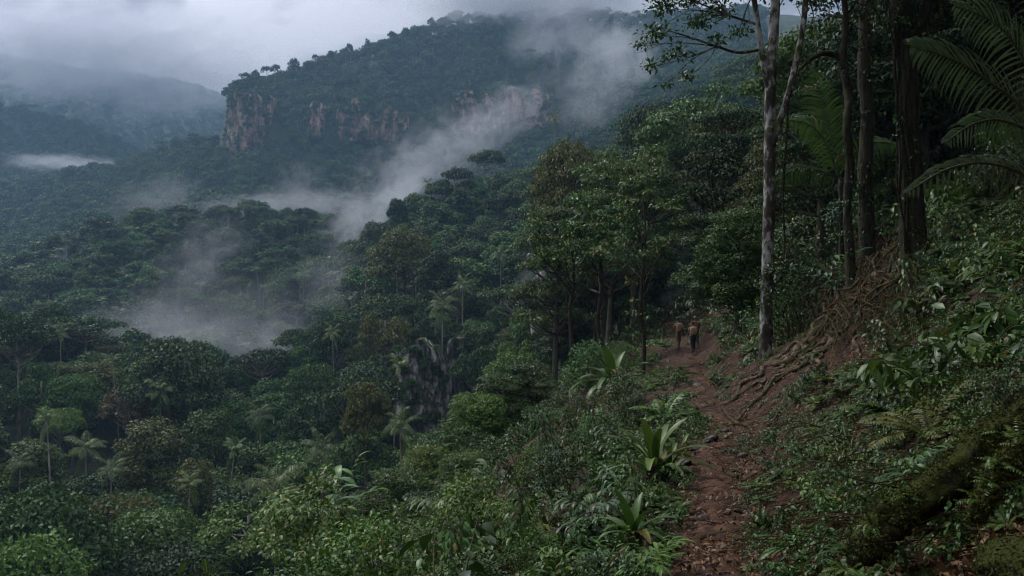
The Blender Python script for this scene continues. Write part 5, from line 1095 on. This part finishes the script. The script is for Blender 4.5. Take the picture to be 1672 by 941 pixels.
# ---- trees overhead and behind, which keep the near ground in shade
SH = [(6.2, 5.2, .9), (10.4, 8.2, .95), (11.8, 12.6, .9), (14.2, 17.0, .95), (18, 21, 1.0), (13, 7, 1.0), (18, 13, 1.0), (22, 19, 1.0), (6.8, 1.2, .9), (11, 2.5, 1.0), (3.8, -3.5, .9), (-2.5, -7, .8)]
SHL = ['leafy shade tree over the fallen mossy log', 'shade tree just uphill of the long-fronded palm', 'shade tree right of the big mossy trunk', 'shade tree beyond the long-fronded palm', 'far shade tree up the right slope', 'shade tree high above the fallen log', 'shade tree high above the long-fronded palm', 'shade tree highest on the right slope', 'shade tree beside the viewpoint', 'uphill shade tree beside the viewpoint', 'shade tree overhanging the trail behind the viewpoint', 'downhill shade tree behind the viewpoint']
for k, (x, y, s) in enumerate(SH):
    put_tree(f'hill{(0, 1, 2, 3)[k % 4]}', 'shade_tree', SHL[k], 'tree', x, y, s, None, None, 'dark', gz(x, y) - .3)

# ================================================================== the three walkers
def skin_mesh(name, verts, edges, radii, mat, root=0, sub=2):
    me = bpy.data.meshes.new(name); me.from_pydata(verts, edges, []); me.materials.append(mat); o = link(name, me)
    o.modifiers.new('skin', 'SKIN'); s = o.modifiers.new('sub', 'SUBSURF'); s.levels = s.render_levels = sub
    for k, r in enumerate(radii):
        d = me.skin_vertices[0].data[k]; d.radius = (r, r) if not hasattr(r, '__len__') else r; d.use_root = (k == root)
    return o
def flat_mat(name, c, rough=.8):
    return noise_mat(name, [(.3, tuple(v * .6 for v in c)), (.7, tuple(min(1, v * 1.3) for v in c))], 9, rough=rough, bump=.2, bdist=.01)
SKIN = flat_mat('skin', (.16, .085, .055), .5); HAIR = flat_mat('dark_hair', (.015, .012, .01), .6)
def walker(label, px, y, h, shirt, legs, phase, turn, hat=None, arm=0):
    x = float(trail_x(y)) + px; t = thing('person', label, 'person', (x, y, gv(x, y).z + .02), turn, 'walkers on the trail', h / 1.72)
    a = .22 * phase
    V = [(0, 0, .93), (0, .01, 1.12), (0, .03, 1.34), (0, .05, 1.45), (0, .06, 1.52), (0, .075, 1.60), (0, .07, 1.69), (0, .15, 1.585)]; Rr = [(.13, .10), (.125, .09), (.16, .10), (.07, .06), (.05, .052), (.072, .085), (.07, .08), (.014, .014)]; E = [(0, 1), (1, 2), (2, 3), (3, 4), (4, 5), (5, 6), (5, 7)]
    def chain(start, pts, rs):
        k = start
        for p, r in zip(pts, rs): V.append(p); Rr.append((r, r) if not hasattr(r, '__len__') else r); E.append((k, len(V) - 1)); k = len(V) - 1
        return k
    for s in (-1, 1):
        f = a * s; bend = max(0, -f) * .5
        foot = chain(0, [(s * .095, f * .25, .86), (s * .10, f * .75 + .02 + bend * .3, .50), (s * .10, f * 1.25 - bend * .5, .14), (s * .10, f * 1.3 - bend * .5, .05), (s * .105, f * 1.3 + .15 - bend * .4, .03)], [.085, .058, .042, .045, .035])
        g = -f
        hd = chain(2, [(s * .185, .02, 1.38), (s * .235, g * .5 - .02, 1.12), (s * (.24 - arm * .05), g * .9 + .08 + arm * .1, .90 + arm * .12), (s * .235, g * .95 + .12 + arm * .14, .82 + arm * .14)], [.055, .043, .032, .03])
        hx, hy, hz_ = V[hd]
        for j, (ox, L) in enumerate(((-.03, .065), (-.012, .078), (.008, .075), (.028, .058))): chain(hd, [(hx + ox * .5, hy + ox + .02, hz_ - L * .6), (hx + ox * .4 - s * .01, hy + ox + .03, hz_ - L * 1.15)], [.010, .008])
        chain(hd, [(hx - s * .01, hy + .045, hz_ - .01), (hx - s * .015, hy + .062, hz_ - .045)], [.011, .009])
    o = skin_mesh('body', V, E, Rr, SKIN); o.parent = t
    tv = [(0, 0, .98), (0, .01, 1.14), (0, .03, 1.36), (0, .045, 1.45)]; tr = [(.158, .125), (.148, .112), (.185, .125), (.085, .075)]; te = [(0, 1), (1, 2), (2, 3)]
    for s in (-1, 1):
        g = -a * s; tv += [(s * .19, .02, 1.385), (s * .23, g * .35, 1.22)]; tr += [(.07, .07), (.062, .062)]; te += [(2, len(tv) - 2), (len(tv) - 2, len(tv) - 1)]
    o = skin_mesh('shirt', tv, te, tr, shirt); o.parent = t
    lv = [(0, 0, .96)]; lr = [(.155, .12)]; le = []
    for s in (-1, 1):
        f = a * s; bend = max(0, -f) * .5; k = 0
        for p, r in (((s * .097, f * .25, .84), .105), ((s * .10, f * .75 + .02 + bend * .3, .50), .08), ((s * .10, f * 1.2 - bend * .45, .17), .062)):
            lv.append(p); lr.append((r, r)); le.append((k, len(lv) - 1)); k = len(lv) - 1
    o = skin_mesh('trousers', lv, le, lr, legs); o.parent = t
    hv = [(0, .05, 1.62), (0, .055, 1.70), (0, .06, 1.745)]; o = skin_mesh('hat' if hat else 'hair', hv, [(0, 1), (1, 2)], [(.082, .092), (.085, .095), (.045, .055)] if not hat else [(.10, .11), (.095, .105), (.05, .06)], hat or HAIR); o.parent = t
    return t, x
TAN = flat_mat('tan_cloth', (.30, .21, .13)); OLV = flat_mat('olive_cloth', (.12, .12, .06)); ORG = flat_mat('rust_cloth', (.20, .075, .04)); DRK = flat_mat('dark_cloth', (.03, .028, .025)); PALE = flat_mat('pale_cloth', (.28, .24, .20)); KHK = flat_mat('khaki_pack', (.28, .20, .115))
def pack(label, t, mat, y, w=.17):
    bm = bmesh.new(); bmesh.ops.create_icosphere(bm, subdivisions=3, radius=1)
    for v in bm.verts:
        c = v.co; s = 1 + .06 * float(fbm(c.x * 3, c.z * 3 + c.y, 3, 2)); v.co = Vector((math.copysign(abs(c.x) ** .7, c.x) * w * s, math.copysign(abs(c.y) ** .75, c.y) * .12 * s, math.copysign(abs(c.z) ** .75, c.z) * .25 * s))
    me = bpy.data.meshes.new('backpack'); bm.to_mesh(me); bm.free(); me.materials.append(mat); me.shade_smooth()
    e = thing('backpack', label, 'backpack', Vector(t.location) + Vector((0, -.2, 1.22)) * t.scale[2], t.rotation_euler[2], None, t.scale[2]); link('pack_body', me, e)
    mb = MB()
    for s in (-1, 1): tube(mb, smooth_path([(s * .09, .06, .2), (s * .1, .2, .24), (s * .12, .34, .08), (s * .14, .22, -.12)], 4), [.018] * 13, 4)
    link('straps', mb.mesh('straps', DRK), e)
t1, _ = walker('walker in olive trousers with a rounded tan pack, left of the group', -.42, 43.5, 1.68, TAN, OLV, 1, .05)
pack('rounded tan backpack worn by the walker at left', t1, KHK, 43.5)
t2, _ = walker('walker in a rust shirt and pale cap, right and rear of the group', .44, 43.2, 1.72, ORG, DRK, -1, -.1, PALE, .6)
t3, _ = walker('walker in a loose tan shirt, nearest on the trail in front of the others', .12, 41.4, 1.55, TAN, DRK, .8, .0)
pack('wide khaki bundle on the back of the nearest walker', t3, TAN, 41.4, .22)

# ------------------------------------------------------------------ air: haze and drifting mist
HAZE_D = 0.00021
me = bpy.data.meshes.new('haze'); import bmesh
bm = bmesh.new(); bmesh.ops.create_cube(bm, size=1.0); bm.to_mesh(me); bm.free()
zlow = float(min(ZG.min(), ZZ.min(), hill_z(np.array([-60.]), np.array([20.]))[0])) - 60
hz_ = link('haze', me); hz_.location = (300, 1000, (520 + zlow) / 2); hz_.scale = (4400, 2400, 520 - zlow); hz_['kind'] = 'stuff'
m = bpy.data.materials.new('haze_air'); nt = nodes_of(m)
out = N(nt, 'ShaderNodeOutputMaterial'); pv = N(nt, 'ShaderNodeVolumePrincipled')
pv.inputs['Color'].default_value = (.44, .72, 1.0, 1); pv.inputs['Density'].default_value = HAZE_D; pv.inputs['Anisotropy'].default_value = .0
nt.links.new(pv.outputs[0], out.inputs['Volume']); me.materials.append(m)

def mist(px, py, d, wpx, hpx, depth, dens, tilt=0, ns=1.6, seed=0., thr=.42, col=(.93, .95, 1.0), sx=1.0, yaw=0, kind='mist'):
    me = bpy.data.meshes.new('mist'); bm = bmesh.new(); bmesh.ops.create_icosphere(bm, subdivisions=3, radius=1.0); bm.to_mesh(me); bm.free()
    o = link(kind, me); o.location = at(px, py, d); o.scale = (wpx / F * d, depth, hpx / F * d); o.rotation_euler = (0, -R_(tilt), R_(yaw)); o['kind'] = 'stuff'
    m = bpy.data.materials.new('mist_air'); nt = nodes_of(m); lk = nt.links.new
    out = N(nt, 'ShaderNodeOutputMaterial'); tc = N(nt, 'ShaderNodeTexCoord')
    mp = N(nt, 'ShaderNodeMapping'); r = wpx / max(hpx, 1)
    mp.inputs['Scale'].default_value = (r ** .6 * sx, max(.6, depth / (hpx / F * d)) ** .4, 1.0); mp.inputs['Location'].default_value = (seed * 3.7, seed * 1.3, seed)
    lk(tc.outputs['Object'], mp.inputs[0])
    no = N(nt, 'ShaderNodeTexNoise'); no.inputs['Scale'].default_value = ns; no.inputs['Detail'].default_value = 5; no.inputs['Roughness'].default_value = .62; no.inputs['Distortion'].default_value = .9
    lk(mp.outputs[0], no.inputs['Vector'])
    ln = N(nt, 'ShaderNodeVectorMath', operation='LENGTH'); lk(tc.outputs['Object'], ln.inputs[0])
    fa = N(nt, 'ShaderNodeMapRange', interpolation_type='SMOOTHSTEP'); fa.inputs[1].default_value = 1.0; fa.inputs[2].default_value = .15; fa.inputs[3].default_value = 0; fa.inputs[4].default_value = 1
    lk(ln.outputs['Value'], fa.inputs[0])
    # noise pushed up where the bank is thick: ragged edges, solid heart
    a1 = N(nt, 'ShaderNodeMath', operation='MULTIPLY_ADD'); a1.inputs[1].default_value = .30; a1.inputs[2].default_value = -.18; lk(fa.outputs[0], a1.inputs[0])
    a2 = N(nt, 'ShaderNodeMath', operation='ADD'); lk(a1.outputs[0], a2.inputs[0]); lk(no.outputs['Fac'], a2.inputs[1])
    mr = N(nt, 'ShaderNodeMapRange'); mr.inputs[1].default_value = thr; mr.inputs[2].default_value = thr + .20; lk(a2.outputs[0], mr.inputs[0])
    mu = N(nt, 'ShaderNodeMath', operation='MULTIPLY'); lk(mr.outputs[0], mu.inputs[0]); lk(fa.outputs[0], mu.inputs[1])
    m3 = N(nt, 'ShaderNodeMath', operation='MULTIPLY'); lk(mu.outputs[0], m3.inputs[0]); m3.inputs[1].default_value = dens
    pv = N(nt, 'ShaderNodeVolumePrincipled'); pv.inputs['Color'].default_value = (*col, 1); pv.inputs['Anisotropy'].default_value = .1
    lk(m3.outputs[0], pv.inputs['Density']); lk(pv.outputs[0], out.inputs['Volume']); me.materials.append(m)
    return o
#     px   py   d    w    h   depth dens   tilt ns seed
mist(700, 262, 520, 260, 110, 60, .0125, 30, 3.8, 1.0, .48)            # the bank climbing the gully under the mountain
mist(640, 330, 470, 150, 60, 40, .016, 35, 2.0, 1.7, .44)
mist(820, 190, 640, 190, 85, 50, .012, 32, 3.4, 2.2, .48)            # its upper end over the pale cliff
mist(575, 380, 372, 110, 85, 30, .022, 40, 2.0, 3.1, .45)            # the gap left of the ridge
mist(330, 420, 318, 170, 110, 22, .012, 42, 3.2, 4.4, .49)            # thin wisps on the middle slope
mist(345, 560, 232, 260, 110, 34, .011, -8, 3.8, 5.3, .46)            # valley mist behind the dome tree
mist(255, 530, 262, 120, 90, 20, .009, 40, 3.4, 5.9, .46)
mist(465, 550, 225, 110, 95, 24, .014, 45, 3.0, 6.8, .45)
mist(1010, 90, 700, 120, 150, 60, .018, 62, 2.3, 7.7, .48)            # rising plume beside the hillside
mist(895, 70, 880, 170, 110, 60, .012, 48, 2.2, 8.1, .47)
mist(480, 335, 560, 330, 46, 60, .011, 3, 3.0, 9.3, .46)             # foot of the mountain
mist(110, 268, 985, 190, 26, 50, .016, -4, 2.0, 10.2, .42)           # left valley band
mist(250, 330, 600, 150, 70, 50, .006, 25, 3.0, 11.4, .46)
mist(880, 450, 100, 80, 70, 8, .022, 45, 1.8, 12.9, .46)             # wisp by the grey rock
mist(480, 300, 620, 90, 60, 30, .010, 40, 2.6, 21.1, .48)
mist(130, 420, 420, 130, 50, 30, .012, 25, 2.6, 22.3, .48)
mist(640, 400, 330, 60, 60, 20, .014, 50, 2.4, 24.4, .47)
mist(300, 520, 236, 430, 110, 40, .0035, 10, 2.4, 31.0, .40)
mist(560, 470, 250, 130, 150, 24, .007, 50, 2.8, 32.0, .45)
mist(960, 150, 620, 130, 120, 50, .008, 58, 3.0, 33.0, .46)
# low cloud on the tops
mist(880, -12, 985, 360, 80, 120, .034, 4, 2.4, 13.5, .38, col=(.74, .77, .83), kind='low_cloud')
mist(110, 82, 1290, 480, 110, 140, .022, 4, 4.2, 14.7, .42, col=(.74, .77, .83), kind='low_cloud')
mist(300, 132, 1230, 290, 95, 110, .018, 8, 4.2, 15.6, .42, col=(.74, .77, .83), kind='low_cloud')
mist(130, 125, 1170, 200, 70, 60, .014, 14, 2.0, 16.9, .43, col=(.74, .77, .83), kind='low_cloud')

# ------------------------------------------------------------------ sky, sun, camera
w = bpy.data.worlds.new('World'); SC.world = w; w.use_nodes = True; nt = w.node_tree; nt.nodes.clear(); lk = nt.links.new
out = N(nt, 'ShaderNodeOutputWorld'); bg = N(nt, 'ShaderNodeBackground'); bg.inputs[1].default_value = .1
sky = N(nt, 'ShaderNodeTexSky', sky_type='NISHITA'); sky.sun_disc = False; sky.sun_elevation = R_(50); sky.sun_rotation = R_(-48)
tc = N(nt, 'ShaderNodeTexCoord'); mp = N(nt, 'ShaderNodeMapping'); mp.inputs['Scale'].default_value = (3.4, 3.4, 9.0); mp.inputs['Location'].default_value = (.9, .4, .7)
lk(tc.outputs['Generated'], mp.inputs[0])
no = N(nt, 'ShaderNodeTexNoise'); no.inputs['Scale'].default_value = 1.3; no.inputs['Detail'].default_value = 6; no.inputs['Roughness'].default_value = .52; no.inputs['Distortion'].default_value = .4
lk(mp.outputs[0], no.inputs['Vector'])
cr = N(nt, 'ShaderNodeValToRGB'); el = cr.color_ramp.elements; el[0].position = .38; el[0].color = (1.15, 1.2, 1.5, 1); el[1].position = .60; el[1].color = (3.7, 3.7, 4.2, 1)
lk(no.outputs['Fac'], cr.inputs[0])
sx = N(nt, 'ShaderNodeSeparateXYZ'); lk(tc.outputs['Generated'], sx.inputs[0])
zr = N(nt, 'ShaderNodeMapRange'); zr.inputs[1].default_value = .2; zr.inputs[2].default_value = .85; zr.inputs[3].default_value = .62; zr.inputs[4].default_value = 3.8; lk(sx.outputs[2], zr.inputs[0])
dt = N(nt, 'ShaderNodeVectorMath', operation='DOT_PRODUCT'); dt.inputs[1].default_value = (-.62, .70, .36); lk(tc.outputs['Generated'], dt.inputs[0])
dr = N(nt, 'ShaderNodeMapRange'); dr.inputs[1].default_value = .80; dr.inputs[2].default_value = .99; dr.inputs[3].default_value = .72; dr.inputs[4].default_value = 1.25; lk(dt.outputs['Value'], dr.inputs[0])
zm = N(nt, 'ShaderNodeMath', operation='MULTIPLY'); lk(zr.outputs[0], zm.inputs[0]); lk(dr.outputs[0], zm.inputs[1]); zr = zm
vm = N(nt, 'ShaderNodeVectorMath', operation='SCALE'); lk(cr.outputs[0], vm.inputs[0]); lk(zr.outputs[0], vm.inputs['Scale'])
mx = N(nt, 'ShaderNodeMix', data_type='RGBA'); mx.inputs[0].default_value = .93; lk(sky.outputs[0], mx.inputs[6]); lk(vm.outputs[0], mx.inputs[7])
lk(mx.outputs[2], bg.inputs[0]); lk(bg.outputs[0], out.inputs[0])
w.cycles.sampling_method = 'MANUAL'; w.cycles.sample_map_resolution = 512

sl = bpy.data.lights.new('sun', 'SUN'); sl.energy = 1.5; sl.angle = R_(12); sl.color = (1, .97, .92)
so = bpy.data.objects.new('sun', sl); COL.objects.link(so)
so.rotation_euler = Vector((.52, -.42, -.78)).to_track_quat('-Z', 'Y').to_euler()

cam = bpy.data.cameras.new('camera'); co = bpy.data.objects.new('camera', cam); COL.objects.link(co)
cam.sensor_width = 36; cam.lens = 36 * F / 1672; cam.clip_start = .05; cam.clip_end = 6000
co.location = (0, 0, 0); co.rotation_euler = (R_(90), 0, 0); cam.shift_y = (HY - 470.5) / 1672
SC.camera = co
SC.view_settings.view_transform = 'Standard'; SC.view_settings.look = 'None'; SC.view_settings.gamma = 1; SC.view_settings.exposure = .85
cy = SC.cycles; cy.max_bounces = 4; cy.diffuse_bounces = 2; cy.glossy_bounces = 1; cy.transmission_bounces = 2; cy.volume_bounces = 2; cy.transparent_max_bounces = 4
cy.caustics_reflective = False; cy.caustics_refractive = False; cy.use_adaptive_sampling = True; cy.adaptive_threshold = .02
cy.use_denoising = True; cy.denoiser = 'OPENIMAGEDENOISE'; cy.denoising_input_passes = 'RGB_ALBEDO_NORMAL'; cy.denoising_prefilter = 'FAST'; cy.filter_width = 1.15
cy.volume_step_rate = 1.0; cy.volume_max_steps = 96
